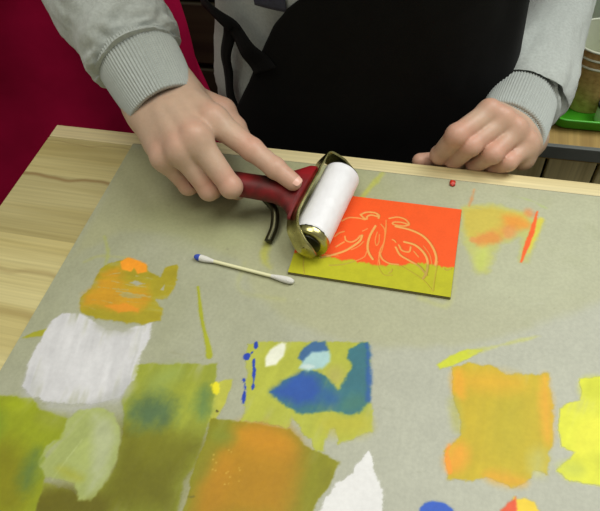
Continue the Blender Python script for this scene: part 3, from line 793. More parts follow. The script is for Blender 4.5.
# ------------------------------------------------------------------ dark drawer cabinet, behind at the left
M_cab = wood_mat('dark_cabinet', srgb(62, 56, 36), srgb(44, 38, 24), 'X', rough=0.6)
cab = empty('drawer_cabinet', (-0.40, 1.17, 0), 'dark wooden drawer cabinet behind the person', 'cabinet')
box('cabinet_body', -0.85, 0.04, 0.985, 1.36, 0.0, 0.80, M_cab, cab, 0.003)
for i, (z0, z1) in enumerate(((0.05, 0.20), (0.215, 0.365), (0.38, 0.515), (0.53, 0.655), (0.67, 0.785))):
    d = box('drawer', -0.83, 0.02, 0.968, 0.986, z0, z1, M_cab, cab, 0.003)
    h = box('handle', -0.45, -0.36, 0.955, 0.969, (z0+z1)/2-0.006, (z0+z1)/2+0.006, M_dark, d, 0.002)

# ------------------------------------------------------------------ maroon cloth at the left
M_maroon = mat('maroon_cloth', srgb(168, 16, 62), 0.9, spec=0.05, noise=0.10, nscale=25, bump=0.15, bscale=1500)
def cl_disp(t, th, pos):
    f = 0.016*np.sin(9*th+2.2*np.sin(3*t*2)+1.3*vnoise(p3(th*1.5, t*3)))*(0.4+0.6*(1-t))
    f += 0.022*fbm(pos*np.array([5, 5, 3.5]), 3)
    f += 0.010*np.sin(28*pos[..., 2]+6*pos[..., 0]+3*vnoise(pos*6))*sstep(0.35, 0.6, t)
    return f
mc = loft('maroon_cloth', [(-0.712, 0.66, 0.004, 0.33, 0.25), (-0.712, 0.66, 0.20, 0.325, 0.245), (-0.707, 0.66, 0.5, 0.315, 0.235), (-0.702, 0.66, 0.75, 0.30, 0.22), (-0.692, 0.66, 0.90, 0.27, 0.20), (-0.692, 0.66, 0.99, 0.20, 0.15), (-0.692, 0.66, 1.01, 0.06, 0.05)],
          M_maroon, None, nr=160, ns=300, disp=cl_disp)
tag(mc, 'maroon cloth hanging in folds behind the left corner of the table', 'cloth')

# ------------------------------------------------------------------ brayer (hand roller)
M_white = mat('white_paint_on_roller', srgb(232, 231, 234), 0.45, noise=0.05, nscale=60, bump=0.12, bscale=300)
M_rubber = mat('black_rubber', srgb(30, 32, 24), 0.35, spec=0.5)
M_steel = mat('stained_steel', srgb(205, 198, 138), 0.24, metal=1.0, c2=srgb(132, 126, 76), nscale=70)
M_dsteel = mat('dark_steel', srgb(70, 68, 50), 0.35, metal=0.9)
M_red = mat('worn_red_handle', srgb(138, 22, 28), 0.5, spec=0.3, c2=srgb(52, 28, 24), nscale=42, bump=0.1, bscale=150)
RR = 0.0148
rA, rB = P(311, 238, PH+RR), P(341.5, 176.5, PH+RR)
RL = float(np.linalg.norm(rB-rA)); dv = (rB-rA)/RL; nv = np.array([-dv[1], dv[0], 0.0]); zv = np.array([0, 0, 1.0])
Rl = lambda s, q, z: rA+dv*s+nv*q+zv*z          # roller frame: along the axle, towards the handle, up
brayer = empty('brayer', tuple(Rl(RL/2, 0, -RR)), 'paint roller with red handle and white roller held in the hand', 'brayer')
def axial(name, prof, m, parent, n=64):
    rings = [(*Rl(s, 0, 0), r) for s, r in prof]
    V, F = [], []
    for s, r in prof:
        for k in range(n):
            a = 2*math.pi*k/n; V.append(Rl(s, r*math.cos(a), r*math.sin(a)))
    for i in range(len(prof)-1):
        for j in range(n): F.append((i*n+j, i*n+(j+1) % n, (i+1)*n+(j+1) % n, (i+1)*n+j))
    F.append(tuple(range(n))[::-1]); F.append(tuple(range((len(prof)-1)*n, len(prof)*n)))
    me = mesh_np(name, V, F); bm = bmesh.new(); bm.from_mesh(me); bmesh.ops.recalc_face_normals(bm, faces=bm.faces); bm.to_mesh(me); bm.free()
    o = link(name, me, m, parent); md = o.modifiers.new('edge', 'EDGE_SPLIT'); md.split_angle = math.radians(50)
    return o
roller = axial('roller', [(-0.0054, 0.004), (-0.0054, RR-0.003), (-0.0042, RR-0.0012), (-0.002, RR-0.0009), (RL+0.002, RR-0.0009), (RL+0.003, RR-0.002), (RL+0.003, 0.004)], M_rubber, brayer)
tag(roller, 'black rubber roller core')
axial('end_cap', [(-0.0056, RR-0.0045), (-0.0056, RR-0.0010), (-0.0048, RR-0.0001), (-0.0005, RR+0.0004), (0.0004, RR-0.0012)], M_steel, roller)
axial('bearing', [(-0.0064, 0.003), (-0.0064, RR-0.0052), (-0.0052, RR-0.0050)], M_rubber, roller)
def pc(s, th): return RR+0.00025*float(vnoise(np.array([s*300, math.cos(th)*2+3, math.sin(th)*2])))
# coat of white paint on the roller, ragged at the near end
def coat():
    ns_, nth = 60, 96; V, F = [], []
    for i in range(ns_+1):
        for j in range(nth):
            a = 2*math.pi*j/nth
            s0 = 0.0006+0.0012*float(vnoise(np.array([a*2.2, 4.0, 1.0])))+0.0006*float(vnoise(np.array([a*9, 2.0, 1.0])))
            s = s0+(RL+0.0015-s0)*i/ns_
            r = RR+0.0002*float(fbm(np.array([s*260, math.cos(a)*3+9, math.sin(a)*3]), 2))-(0.0007 if i in (0, ns_) else 0)
            V.append(Rl(s, r*math.cos(a), r*math.sin(a)))
    for i in range(ns_):
        for j in range(nth): F.append((i*nth+j, i*nth+(j+1) % nth, (i+1)*nth+(j+1) % nth, (i+1)*nth+j))
    me = mesh_np('paint_coat', V, F); bm = bmesh.new(); bm.from_mesh(me); bmesh.ops.recalc_face_normals(bm, faces=bm.faces); bm.to_mesh(me); bm.free()
    return me
tag(link('paint_coat', coat(), M_white, roller), 'white paint coating the roller')
axial('axle', [(-0.0126, 0.0028), (-0.0120, 0.0028), (RL+0.0105, 0.0028)], M_steel, brayer, 24)
# yoke: a flat steel strip bent round the roller
def strip(name, path, z0, z1, th, m, parent, rad=0.004):
    pts = []
    for i, p in enumerate(path):
        p = np.array(p, float)
        if 0 < i < len(path)-1:
            a = np.array(path[i-1], float)-p; b = np.array(path[i+1], float)-p
            a /= np.linalg.norm(a); b /= np.linalg.norm(b)
            for t in np.linspace(0, 1, 7):
                pts.append(p+a*rad*(1-t)**2+b*rad*t**2)
        else: pts.append(p)
    pts = np.array(pts); T = np.gradient(pts, axis=0); T /= np.linalg.norm(T, axis=1)[:, None]
    N = np.stack([-T[:, 1], T[:, 0]], -1)
    n = len(pts); L = np.concatenate([[0], np.cumsum(np.linalg.norm(np.diff(pts, axis=0), axis=1))]); tot = L[-1]
    V, F = [], []
    for i in range(n):
        e = min(L[i], tot-L[i]); k = min(e/0.012, 1); sh = 1-0.55*(1-k)**2      # narrow the rounded ends
        zc, hz = (z0+z1)/2, (z1-z0)/2*sh
        bv = th*0.25
        for (o, z) in ((-th/2, zc-hz+bv), (-th/2, zc+hz-bv), (-th/2+bv, zc+hz), (th/2-bv, zc+hz), (th/2, zc+hz-bv), (th/2, zc-hz+bv), (th/2-bv, zc-hz), (-th/2+bv, zc-hz)):
            q = pts[i]+N[i]*o; V.append(Rl(q[0], q[1]*CA-z*SA, q[1]*SA+z*CA))
    for i in range(n-1):
        for j in range(8): F.append((i*8+j, i*8+(j+1) % 8, (i+1)*8+(j+1) % 8, (i+1)*8+j))
    F.append(tuple(range(8))[::-1]); F.append(tuple(range((n-1)*8, n*8)))
    me = mesh_np(name, V, F); bm = bmesh.new(); bm.from_mesh(me); bmesh.ops.recalc_face_normals(bm, faces=bm.faces); bm.to_mesh(me); bm.free()
    o = link(name, me, m, parent); md = o.modifiers.new('edge', 'EDGE_SPLIT'); md.split_angle = math.radians(40)
    return o
CA, SA = math.cos(math.radians(36)), math.sin(math.radians(36)); YQ = 0.0205*CA; YZ = 0.0205*SA
strip('yoke', [(-0.0120, -0.0085), (-0.0110, 0.004), (-0.0020, 0.0165), (0.0085, 0.0205), (RL*0.5, 0.0205), (RL+0.0075, 0.0205), (RL+0.0095, 0.010), (RL+0.0095, -0.0095)], -0.0085, 0.0085, 0.0022, M_steel, brayer, 0.0045)
def disc(name, s0, s1, r, m):
    return axial(name, [(s0, r*0.8), (s0+0.0004*np.sign(s1-s0), r), (s1, r)], m, brayer, 24)
# wire rest under the handle
def rod(name, pts, r, m, parent, n=30):
    q = catmull(np.array([Rl(*p) for p in pts]), n)
    return loft(name, [(*p, r, r) for p in q], m, parent, nr=n, ns=14, side=(0.3, 0.2, 0.9))
zb = -(RR+PH)
rod('rest', [(0.034, YQ+0.030, YZ-0.008), (0.0297, 0.0535, -0.0010), (0.0212, 0.0405, -0.0048), (0.0086, 0.0356, -0.0098), (-0.0042, 0.0357, zb+0.0036)], 0.0034, M_dsteel, brayer)
# handle: a wide shoulder on the yoke that narrows to the grip
hs = RL*0.48
loft('handle', [(*Rl(hs, YQ+0.0006, YZ-0.001), 0.0285, 0.0060), (*Rl(hs, YQ+0.004, YZ-0.001), 0.0280, 0.0068), (*Rl(hs-0.001, YQ+0.012, YZ-0.001), 0.0205, 0.0082),
                (*Rl(hs-0.003, YQ+0.021, YZ-0.001), 0.0135, 0.0092), (*Rl(hs-0.006, YQ+0.033, YZ), 0.0104, 0.0094), (*Rl(hs-0.010, YQ+0.055, YZ+0.002), 0.0100, 0.0092),
                (*Rl(hs-0.014, YQ+0.085, YZ+0.003), 0.0098, 0.0090), (*Rl(hs-0.016, YQ+0.094, YZ+0.003), 0.0060, 0.0060)],
     M_red, brayer, nr=90, ns=48, side=tuple(dv))

# ------------------------------------------------------------------ person
person = empty('person', (-0.108, 0.53, 0.0), 'person in grey sweatshirt and black apron leaning over the table, rolling paint', 'person')
cm = lambda a, b, h: P(a, b, h/100)
skin_j = []     # joints that tint the skin (position, radius, amount)
def finger(p, pts, radii, swell=0.97):
    d = cone(p, pts[0], pts[1], radii[0], radii[1])
    for i in range(1, len(pts)-1):
        d = smin(d, cone(p, pts[i], pts[i+1], radii[i], radii[i+1]), 0.0025)
    # knuckle swellings
    for i in (1, 2):
        if i < len(pts)-1:
            c = np.asarray(pts[i], float); dd = p-c
            d = smin(d, np.sqrt((dd*dd).sum(-1))-radii[i]*swell, 0.003)
    return d
def make_hand(fingers, radii, thumb, thr, palm, pk, extra=None, lo_pad=0.012, step=0.0011):
    allp = np.array([q for f in fingers for q in f]+list(thumb)+[q for a in palm for q in a[:2]])
    def f(p):
        d = None
        for a, b, ra, rb in palm:
            c = cone(p, a, b, ra, rb); d = c if d is None else smin(d, c, pk)
        for pts, rr in zip(fingers, radii):
            d = smin(d, finger(p, pts, rr), 0.0045) if False else np.minimum(d, 1e9) if False else smin(d, finger(p, pts, rr), 0.004)
        d = smin(d, finger(p, thumb, thr), 0.006)
        if extra is not None: d = extra(p, d)
        return d
    lo, hi = allp.min(0)-lo_pad-0.006, allp.max(0)+lo_pad+0.006
    return surface_nets(f, lo, hi, step)
def hand_sdf_union(fingers, radii, palm_f, kf):
    """fingers are kept apart from each other: each one blends with the palm only"""
    def f(p):
        pm = palm_f(p); d = pm
        for pts, rr in zip(fingers, radii):
            d = np.minimum(d, smin(pm, finger(p, pts, rr), kf))
        return d
    return f

# right hand: index laid along the handle, the others curled round it
RI = [cm(214, 121, 7.0), cm(252, 149.5, 5.7), cm(275, 168, 4.9), cm(293, 182, 4.25)]
RM = [cm(196, 139, 7.1), cm(231, 187, 4.1), cm(237, 190, 1.35), cm(228, 178, 0.95)]
RG = [cm(181, 151, 6.4), cm(209, 190, 3.4), cm(213, 190, 1.2), cm(204, 179, 0.9)]
RP = [cm(164, 158, 5.4), cm(188, 186, 2.7), cm(192, 186, 1.0), cm(186, 177, 0.85)]
RT_ = [cm(188, 97, 5.3), cm(222, 112, 4.7), cm(235, 128, 3.9), cm(249, 150, 3.5)]
RW, RWu, RWr = cm(160, 98, 7.0), cm(145, 109, 6.6), cm(177, 92, 6.9)
FD = np.array([-0.064, 0.066, 0.043]); FD /= np.linalg.norm(FD)      # forearm direction, wrist to elbow
def right_palm(p):
    d = cone(p, RWr, RI[0], 0.0155, 0.0114)
    for a, b, ra, rb in ((RW, RM[0], 0.0165, 0.0118), ((RW+RWu)/2, RG[0], 0.0155, 0.0112), (RWu, RP[0], 0.0135, 0.0102)):
        d = smin(d, cone(p, a, b, ra, rb), 0.009)
    for a, b in ((RI[0], RM[0]), (RM[0], RG[0]), (RG[0], RP[0])):
        d = smin(d, cone(p, (a*0.8+RW*0.2)-zv*0.003, (b*0.8+RW*0.2)-zv*0.003, 0.0092, 0.0092), 0.005)
    d = smin(d, cone(p, RWr-zv*0.006, RT_[1], 0.0135, 0.0105), 0.010)           # ball of the thumb
    d = smin(d, cone(p, RWu-zv*0.004, RP[0]*0.6+RWu*0.4-zv*0.008, 0.0115, 0.0105), 0.008)
    d = smin(d, cone(p, RWr-FD*0.002, RWr+FD*0.055, 0.0165, 0.0195), 0.012)
    d = smin(d, cone(p, RWu-FD*0.002, RWu+FD*0.055, 0.0145, 0.0185), 0.012)
    for a, b, r in ((RI[0], RWr, 0.0035), (RM[0], RW, 0.0035), (RG[0], (RW+RWu)/2, 0.003)):   # tendons
        d = smin(d, cone(p, a+zv*0.0085, a*0.45+b*0.55+zv*0.0105, r, r*0.7), 0.007)
    for c, r in ((RI[0], 0.0075), (RM[0], 0.0075), (RG[0], 0.0068), (RP[0], 0.0062)):         # knuckles
        q = p-(c+zv*0.0042); d = smin(d, np.sqrt((q*q).sum(-1))-r, 0.006)
    return d
R_f = [RI, RM, RG, RP, RT_]
R_r = [(0.0106, 0.0086, 0.0078, 0.0068), (0.0104, 0.0084, 0.0074, 0.0062), (0.0100, 0.0080, 0.0070, 0.006), (0.0088, 0.0071, 0.0062, 0.0055), (0.0125, 0.0105, 0.0092, 0.0075)]
fr = hand_sdf_union(R_f, R_r, right_palm, 0.006)
pts_all = np.array([q for f in R_f for q in f]+[RWu+FD*0.05, RWr+FD*0.05])
Vr, Qr = surface_nets(fr, pts_all.min(0)-0.022, pts_all.max(0)+0.022, 0.0011)

# left hand: a loose fist gripping the far edge of the table
Y = lambda a, b, y: atY(a, b, y)
LI = [Y(489, 113, 0.402), Y(457, 135, 0.376), Y(440, 155, 0.3835), Y(452, 160, 0.400)]
LM = [Y(503, 121, 0.400), Y(471, 146, 0.374), Y(454, 161, 0.382), Y(466, 166, 0.398)]
LG = [Y(516, 131, 0.398), Y(493, 154, 0.374), Y(475, 165, 0.381), Y(485, 169, 0.396)]
LP = [Y(528, 145, 0.396), Y(508, 162, 0.376), Y(494, 168, 0.381), Y(502, 171, 0.393)]
LT = [Y(500, 135, 0.425), Y(466, 156, 0.412), Y(440, 161, 0.397), Y(420, 161, 0.386)]
LW, LWi, LWp = atd(514, 126, 0.525), atd(504, 119, 0.528), atd(527, 138, 0.521)
LC0, LC1, LA1, LA2 = atd(513.5, 127, 0.503), atd(521, 102, 0.560), atd(543, 45, 0.612), atd(558, 0, 0.650)
LFD = LC1-LC0; LFD /= np.linalg.norm(LFD)
def left_palm(p):
    d = cone(p, LWi, LI[0], 0.0150, 0.0098)
    for a, b, ra, rb in ((LW, LM[0], 0.0165, 0.0096), ((LW+LWp)/2, LG[0], 0.0155, 0.0094), (LWp, LP[0], 0.0134, 0.0094)):
        d = smin(d, cone(p, a, b, ra, rb), 0.009)
    d = smin(d, cone(p, LWi-zv*0.010, LT[1], 0.0130, 0.0105), 0.010)
    d = smin(d, cone(p, LWp, Y(523, 158, 0.392), 0.0130, 0.0105), 0.008)
    c0 = (LI[0]+LM[0]+LG[0]+LP[0])/4-zv*0.014
    d = smin(d, cone(p, c0, c0+np.array([0.01, 0.02, -0.004]), 0.014, 0.014), 0.010)
    d = smin(d, cone(p, LWi, LWi+LFD*0.06, 0.0155, 0.019), 0.012)
    d = smin(d, cone(p, LWp, LWp+LFD*0.06, 0.0145, 0.018), 0.012)
    for c, r in ((LI[0], 0.0068), (LM[0], 0.0068), (LG[0], 0.0062), (LP[0], 0.0058)):
        q = p-(c+zv*0.0055); d = smin(d, np.sqrt((q*q).sum(-1))-r, 0.006)
    return d
L_f = [LI, LM, LG, LP, LT]
L_r = [(0.0098, 0.0088, 0.0080, 0.0066), (0.0092, 0.0080, 0.0074, 0.0062), (0.0090, 0.0077, 0.0070, 0.0060), (0.0086, 0.0072, 0.0064, 0.0054), (0.0115, 0.0100, 0.0086, 0.0070)]
fl_ = hand_sdf_union(L_f, L_r, left_palm, 0.004)
def fl(p):
    d = fl_(p)
    # the hand presses against the table edge instead of sinking into it
    tab = np.maximum(p[..., 2]-ZT, np.maximum(p[..., 1]-TY1, -1e9))
    return np.maximum(d, -tab+0.0002)
pts_all = np.array([q for f in L_f for q in f]+[LWi+LFD*0.05, LWp+LFD*0.05])
Vl, Ql = surface_nets(fl, pts_all.min(0)-0.022, pts_all.max(0)+0.022, 0.0011)

# the rest of the body, mostly under the clothes or out of the frame
SH = 1.130; CX, CYT = -0.101, 0.512
RE = RW+FD*0.235; RS = np.array([CX-0.150, CYT, SH])
LE = atd(572, -45, 0.70)+zv*0.02; LS = np.array([CX+0.150, CYT+0.02, SH])
HC = np.array([CX+0.005, CYT-0.045, 1.335])
def body_f(p):
    d = ellip(p, (CX, CYT, 1.02), np.eye(3), (0.115, 0.078, 0.14))
    d = smin(d, ellip(p, (CX, CYT+0.005, 0.83), np.eye(3), (0.115, 0.078, 0.15)), 0.05)
    d = smin(d, cone(p, RS-zv*0.02, LS-zv*0.02, 0.028, 0.028), 0.03)
    d = smin(d, cone(p, (CX, CYT-0.006, 1.12), (CX+0.003, CYT-0.025, 1.25), 0.046, 0.044), 0.02)
    for chain in ((RS, RE, RW+FD*0.1, RW), (LS, LE, LA2, LA1, LC1, LW)):
        rr = np.linspace(0.034, 0.018, len(chain))
        for i in range(len(chain)-1):
            d = smin(d, cone(p, chain[i], chain[i+1], rr[i], rr[i+1]), 0.015)
    for sx in (-1, 1):
        hip = (CX+sx*0.066, CYT+0.01, 0.73); kn = (CX+sx*0.080, CYT-0.005, 0.41); an = (CX+sx*0.090, CYT+0.02, 0.075)
        d = smin(d, cone(p, hip, kn, 0.070, 0.048), 0.04); d = smin(d, cone(p, kn, an, 0.046, 0.030), 0.02)
        d = smin(d, cone(p, (an[0], an[1]+0.01, 0.036), (an[0]+sx*0.012, an[1]-0.13, 0.030), 0.030, 0.022), 0.02)
    # head, tipped down towards the work
    t = math.radians(28); ax = np.array([[1, 0, 0], [0, math.cos(t), math.sin(t)], [0, -math.sin(t), math.cos(t)]])
    g = lambda x, y, z: HC+ax.T@np.array([x, y, z])
    h = ellip(p, g(0, 0.012, 0.018), ax, (0.072, 0.088, 0.090))
    h = smin(h, ellip(p, g(0, -0.022, -0.052), ax, (0.052, 0.055, 0.058)), 0.03)
    h = smin(h, cone(p, g(0, -0.082, 0.005), g(0, -0.098, -0.024), 0.006, 0.0095), 0.010)
    h = smin(h, cone(p, g(-0.035, -0.066, 0.024), g(0.035, -0.066, 0.024), 0.010, 0.010), 0.012)
    h = smin(h, cone(p, g(-0.016, -0.076, -0.054), g(0.016, -0.076, -0.054), 0.0055, 0.0055), 0.004)
    h = smin(h, cone(p, g(-0.013, -0.074, -0.064), g(0.013, -0.074, -0.064), 0.006, 0.006), 0.004)
    h = smin(h, ellip(p, g(0, -0.070, -0.092), ax, (0.018, 0.014, 0.014)), 0.012)
    for sx in (-1, 1):
        e = g(sx*0.030, -0.074, 0.004)-p; h = smax(h, -(np.sqrt((e*e).sum(-1))-0.012), 0.008)
        h = smin(h, ellip(p, g(sx*0.030, -0.064, 0.004), ax, (0.012, 0.011, 0.011)), 0.003)
        h = smin(h, ellip(p, g(sx*0.073, 0.010, -0.012), ax, (0.008, 0.018, 0.030)), 0.005)
    return smin(d, h, 0.02)
Vb, Qb = surface_nets(body_f, (-0.50, 0.34, 0.0), (0.20, 0.86, 1.48), 0.0062)
# pigment: redder knuckles and finger ends
def skin_col(V):
    c = np.zeros((len(V), 3)); c[:] = (193, 163, 140)
    m = fbm(V*120, 3)
    c *= (1+0.03*m)[:, None]
    for q, r, a in skin_j:
        w = np.exp(-((V-q)**2).sum(1)/(r*r))[:, None]*a
        c = c*(1-w)+np.array([202, 142, 122.0])*w
    return c
for fs in (R_f, L_f):
    for f in fs:
        skin_j += [(f[0]+zv*0.01, 0.010, 0.4), (f[1]+zv*0.006, 0.011, 0.6), (f[2], 0.011, 0.5), (f[3], 0.011, 0.6)]
M_skin = mat('skin', (0.55, 0.32, 0.22), 0.43, spec=0.35, attr='pigment', noise=0.03, nscale=220, bump=0.10, bscale=700, sss=0.12)
Vall = np.vstack([Vr, Vl, Vb]); Qall = np.vstack([Qr, Ql+len(Vr), Qb+len(Vr)+len(Vl)])
def relax(V, Q, n=2):
    E = np.vstack([Q[:, [0, 1]], Q[:, [1, 2]], Q[:, [2, 3]], Q[:, [3, 0]]])
    for _ in range(n):
        acc = np.zeros_like(V); w = np.zeros(len(V))
        np.add.at(acc, E[:, 0], V[E[:, 1]]); np.add.at(w, E[:, 0], 1)
        np.add.at(acc, E[:, 1], V[E[:, 0]]); np.add.at(w, E[:, 1], 1)
        V = 0.5*V+0.5*acc/w[:, None]
    return V
Vall = relax(Vall, Qall, 2)
me = mesh_quads('body', Vall, Qall)
ca = me.color_attributes.new('pigment', 'FLOAT_COLOR', 'POINT')
cc = np.ones((len(me.vertices), 4), np.float32); cc[:, :3] = srgb_a(skin_col(Vall)); ca.data.foreach_set('color', cc.ravel())
body = link('body', me, M_skin, person)
# nail of the index finger
M_nail = mat('nail', srgb(226, 178, 160), 0.3, spec=0.5)
fd = RI[3]-RI[2]; fd /= np.linalg.norm(fd); fs_ = np.cross(fd, zv); fs_ /= np.linalg.norm(fs_); fu = np.cross(fs_, fd)
def nail(c, a, s, u, r, L, w):
    V, F = [], []; n, k = 12, 12
    for i in range(n+1):
        for j in range(k+1):
            t = -1+2*i/n; v = -1+2*j/k; ww = w*math.sqrt(max(0.05, 1-abs(t)**5*0.75))
            ang = v*ww/r
            V.append(c+a*(t*L)+s*(r*math.sin(ang))+u*(r*math.cos(ang)-0.0011*(t*t if t > 0 else 0.5*t*t)))
    for i in range(n):
        for j in range(k): F.append((i*(k+1)+j, i*(k+1)+j+1, (i+1)*(k+1)+j+1, (i+1)*(k+1)+j))
    return mesh_np('fingernail', V, F)
link('fingernail', nail(RI[3]+fd*0.0005, fd, fs_, fu, 0.0066, 0.0055, 0.0046), M_nail, body)

# clothes
M_grey = mat('grey_jersey', srgb(176, 181, 176), 0.95, sheen=0.2, noise=0.10, nscale=420, bump=0.30, bscale=900)
M_rib = mat('grey_ribbing', srgb(168, 173, 168), 0.95, sheen=0.2, noise=0.06, nscale=300)
M_black = mat('black_apron', srgb(12, 12, 12), 0.9, spec=0.12, sheen=0.02, noise=0.15, nscale=60, bump=0.1, bscale=900)
M_navy = mat('navy_print', srgb(52, 54, 68), 0.9, noise=0.2, nscale=400)
M_jeans = mat('dark_trousers', srgb(40, 42, 52), 0.9, noise=0.1, nscale=300)
M_shoe = mat('dark_shoe', srgb(30, 30, 32), 0.6)
def folds(amp, kt, kth, seed, fine=0.0012):
    def f(t, th, pos):
        w = fbm(np.stack([np.cos(th)*1.6+seed, np.sin(th)*1.6, t*kt+0*th], -1), 3)
        r = np.sin(t*kt*3.1+2.2*np.sin(th+seed)+3*w)
        return amp*(0.9*w+0.45*r*np.abs(np.sin(th*0.5+seed)))+fine*vnoise(pos*260)*0.4
    return f
# trunk of the sweatshirt
trunk = [(CX-0.012, CYT+0.008, 0.690, 0.154, 0.100), (CX-0.010, CYT+0.008, 0.72, 0.151, 0.100), (CX-0.003, CYT+0.004, 0.78, 0.144, 0.098), (CX, CYT, 0.86, 0.137, 0.100), (CX, CYT, 0.98, 0.142, 0.105),
         (CX, CYT, 1.08, 0.142, 0.098), (CX, CYT, 1.140, 0.128, 0.082), (CX, CYT-0.01, 1.185, 0.066, 0.062), (CX, CYT-0.015, 1.198, 0.060, 0.058)]
shirt = loft('sweatshirt', trunk, M_grey, person, nr=120, ns=140, disp=folds(0.007, 5, 3, 2.0), wall=0.004)
# sleeves
rc0, rc1 = RW-FD*0.010, RW+FD*0.040        # right cuff from its opening to its seam
def sleeve(name, seam, fdv, elbow, shoulder, r0, r1, seed, pts):
    rings = [(*(seam-fdv*0.0030), r0*0.95, r0*0.95), (*(seam-fdv*0.0022), r0*1.01, r0*1.01), (*(seam+fdv*0.0005), r0*1.07, r0*1.07), (*(seam+fdv*0.010), r0*1.19, r0*1.19)]
    rings += [(*p, a, b) for p, a, b in pts]
    rings += [(*elbow, r1, r1), (*(elbow*0.5+shoulder*0.5), r1*1.12, r1*1.12), (*shoulder, r1*1.15, r1*1.15), (*(shoulder+(shoulder-elbow)*0.08+np.array([-0.05*np.sign(shoulder[0]-CX), 0, 0])), r1*0.7, r1*0.7)]
    return loft(name, rings, M_grey, shirt, nr=150, ns=110, disp=folds(0.0072, 9, 3, seed), side=(0.3, 0.2, 0.9))
sleeve('sleeve', rc1, FD, RE, RS, 0.0335, 0.052, 5.0, [(rc1+FD*0.035, 0.0425, 0.0425), (rc1+FD*0.075, 0.0445, 0.0445), (rc1+FD*0.12, 0.047, 0.047)])
lc0, lc1 = LC0, LC1
sleeve('sleeve', lc1, LFD, LE, LS, 0.0325, 0.042, 9.0, [(lc1*0.7+LA1*0.3, 0.0415, 0.0415), (LA1, 0.0365, 0.0365), (LA2, 0.0370, 0.0370)])
def cuff(c0, c1, r0, r1, n, seed, q0=None, q1=None, side=(0.3, 0.2, 0.9)):
    q0, q1 = q0 or r0, q1 or r1          # half widths across: r along side, q the other way
    ax = (c1-c0); L = np.linalg.norm(ax); ax = ax/L
    rib = lambda t, th, pos: 0.00055*np.cos(n*th)+0.0007*fbm(np.stack([np.cos(th)*2+seed, np.sin(th)*2, t*3], -1), 2)
    rings = [(*(c0+ax*0.0008), r0*0.955, q0*0.955), (*(c0+ax*0.0012), r0*0.985, q0*0.985), (*(c0+ax*0.0030), r0*1.01, q0*1.01), (*(c0+ax*L*0.3), r0*0.75+r1*0.27, q0*0.75+q1*0.27), (*(c0+ax*L*0.7), r0*0.32+r1*0.70, q0*0.32+q1*0.70), (*c1, r1, q1), (*(c1+ax*0.008), r1, q1)]
    return loft('cuff', rings, M_rib, shirt, nr=70, ns=n*8, disp=rib, side=side, wall=0.0022)
cuff(rc0, rc1, 0.0290, 0.0338, 78, 1.0)
cuff(lc0, lc1, 0.0288, 0.0312, 76, 3.0, 0.0185, 0.0300, LWp-LWi)

# apron: a bib and skirt lying on the front of the trunk
TR = np.array(trunk)
def trunk_at(z):
    return [np.interp(z, TR[:, 2], TR[:, k]) for k in (0, 1, 3, 4)]
def wrap(name, zs, phis, off, m, parent, th=0.0016, fold=0.004, seed=0.0, ztop=None):
    """cloth lying on the trunk; phis(z) -> (phi0, phi1) measured from the person's left side round the front"""
    nu = 90; V = []
    for z in zs:
        cx, cy, rx, ry = trunk_at(max(z, 0.72)); p0, p1 = phis(z)
        for u in np.linspace(0, 1, nu):
            a = p0+(p1-p0)*u
            o = off+fold*(0.6*float(fbm(np.array([a*2.0+seed, z*9, seed]), 3))+0.4*math.sin(7*a+14*z+2.5*float(vnoise(np.array([a*1.5, z*8, seed])))))
            o = max(o, off*0.85)
            low = max(0.0, 0.80-z)
            V.append((cx+(rx+o)*math.cos(a), cy-(ry+o+0.05*low)*math.sin(a), z))
    V = np.array(V); n = len(zs)
    idx = np.arange(n*nu).reshape(n, nu)
    Q = np.stack([idx[:-1, :-1], idx[:-1, 1:], idx[1:, 1:], idx[1:, :-1]], -1).reshape(-1, 4)
    me = mesh_quads(name, V, Q)
    o = link(name, me, m, parent)
    md = o.modifiers.new('thickness', 'SOLIDIFY'); md.thickness = th; md.offset = 0
    return o
R_ = math.radians
def on_trunk(px, py, grow=0.010):
    d = ray(px, py); z = 0.80
    for _ in range(6):
        cx, cy, rx, ry = trunk_at(z); rx += grow; ry += grow
        A = (d[0]/rx)**2+(d[1]/ry)**2; B = 2*((CAM[0]-cx)*d[0]/rx**2+(CAM[1]-cy)*d[1]/ry**2); C = ((CAM[0]-cx)/rx)**2+((CAM[1]-cy)/ry)**2-1
        t = (-B-math.sqrt(max(B*B-4*A*C, 0)))/2/A; q = CAM+d*t; z = q[2]
    return math.degrees(math.atan2(-(q[1]-cy)/ry, (q[0]-cx)/rx)), z
el = sorted([on_trunk(*q)[::-1] for q in ((300, 0), (286, 10), (272, 26), (263, 46), (257, 62), (250, 80), (240, 100), (230, 118))])
el = [(0.40, 172)]+el+[(0.93, 104), (1.04, 106)]
def apron_phi(z):
    l = np.interp(z, [a for a, b in el], [b for a, b in el])
    r = np.interp(z, [0.40, 0.89, 0.94, 1.00, 1.04], [6, 6, 40, 68, 70])
    return R_(r), R_(l)
apron = wrap('apron', np.linspace(0.42, 1.04, 130), apron_phi, 0.008, M_black, person, seed=3.1)
tag(apron, 'black apron')
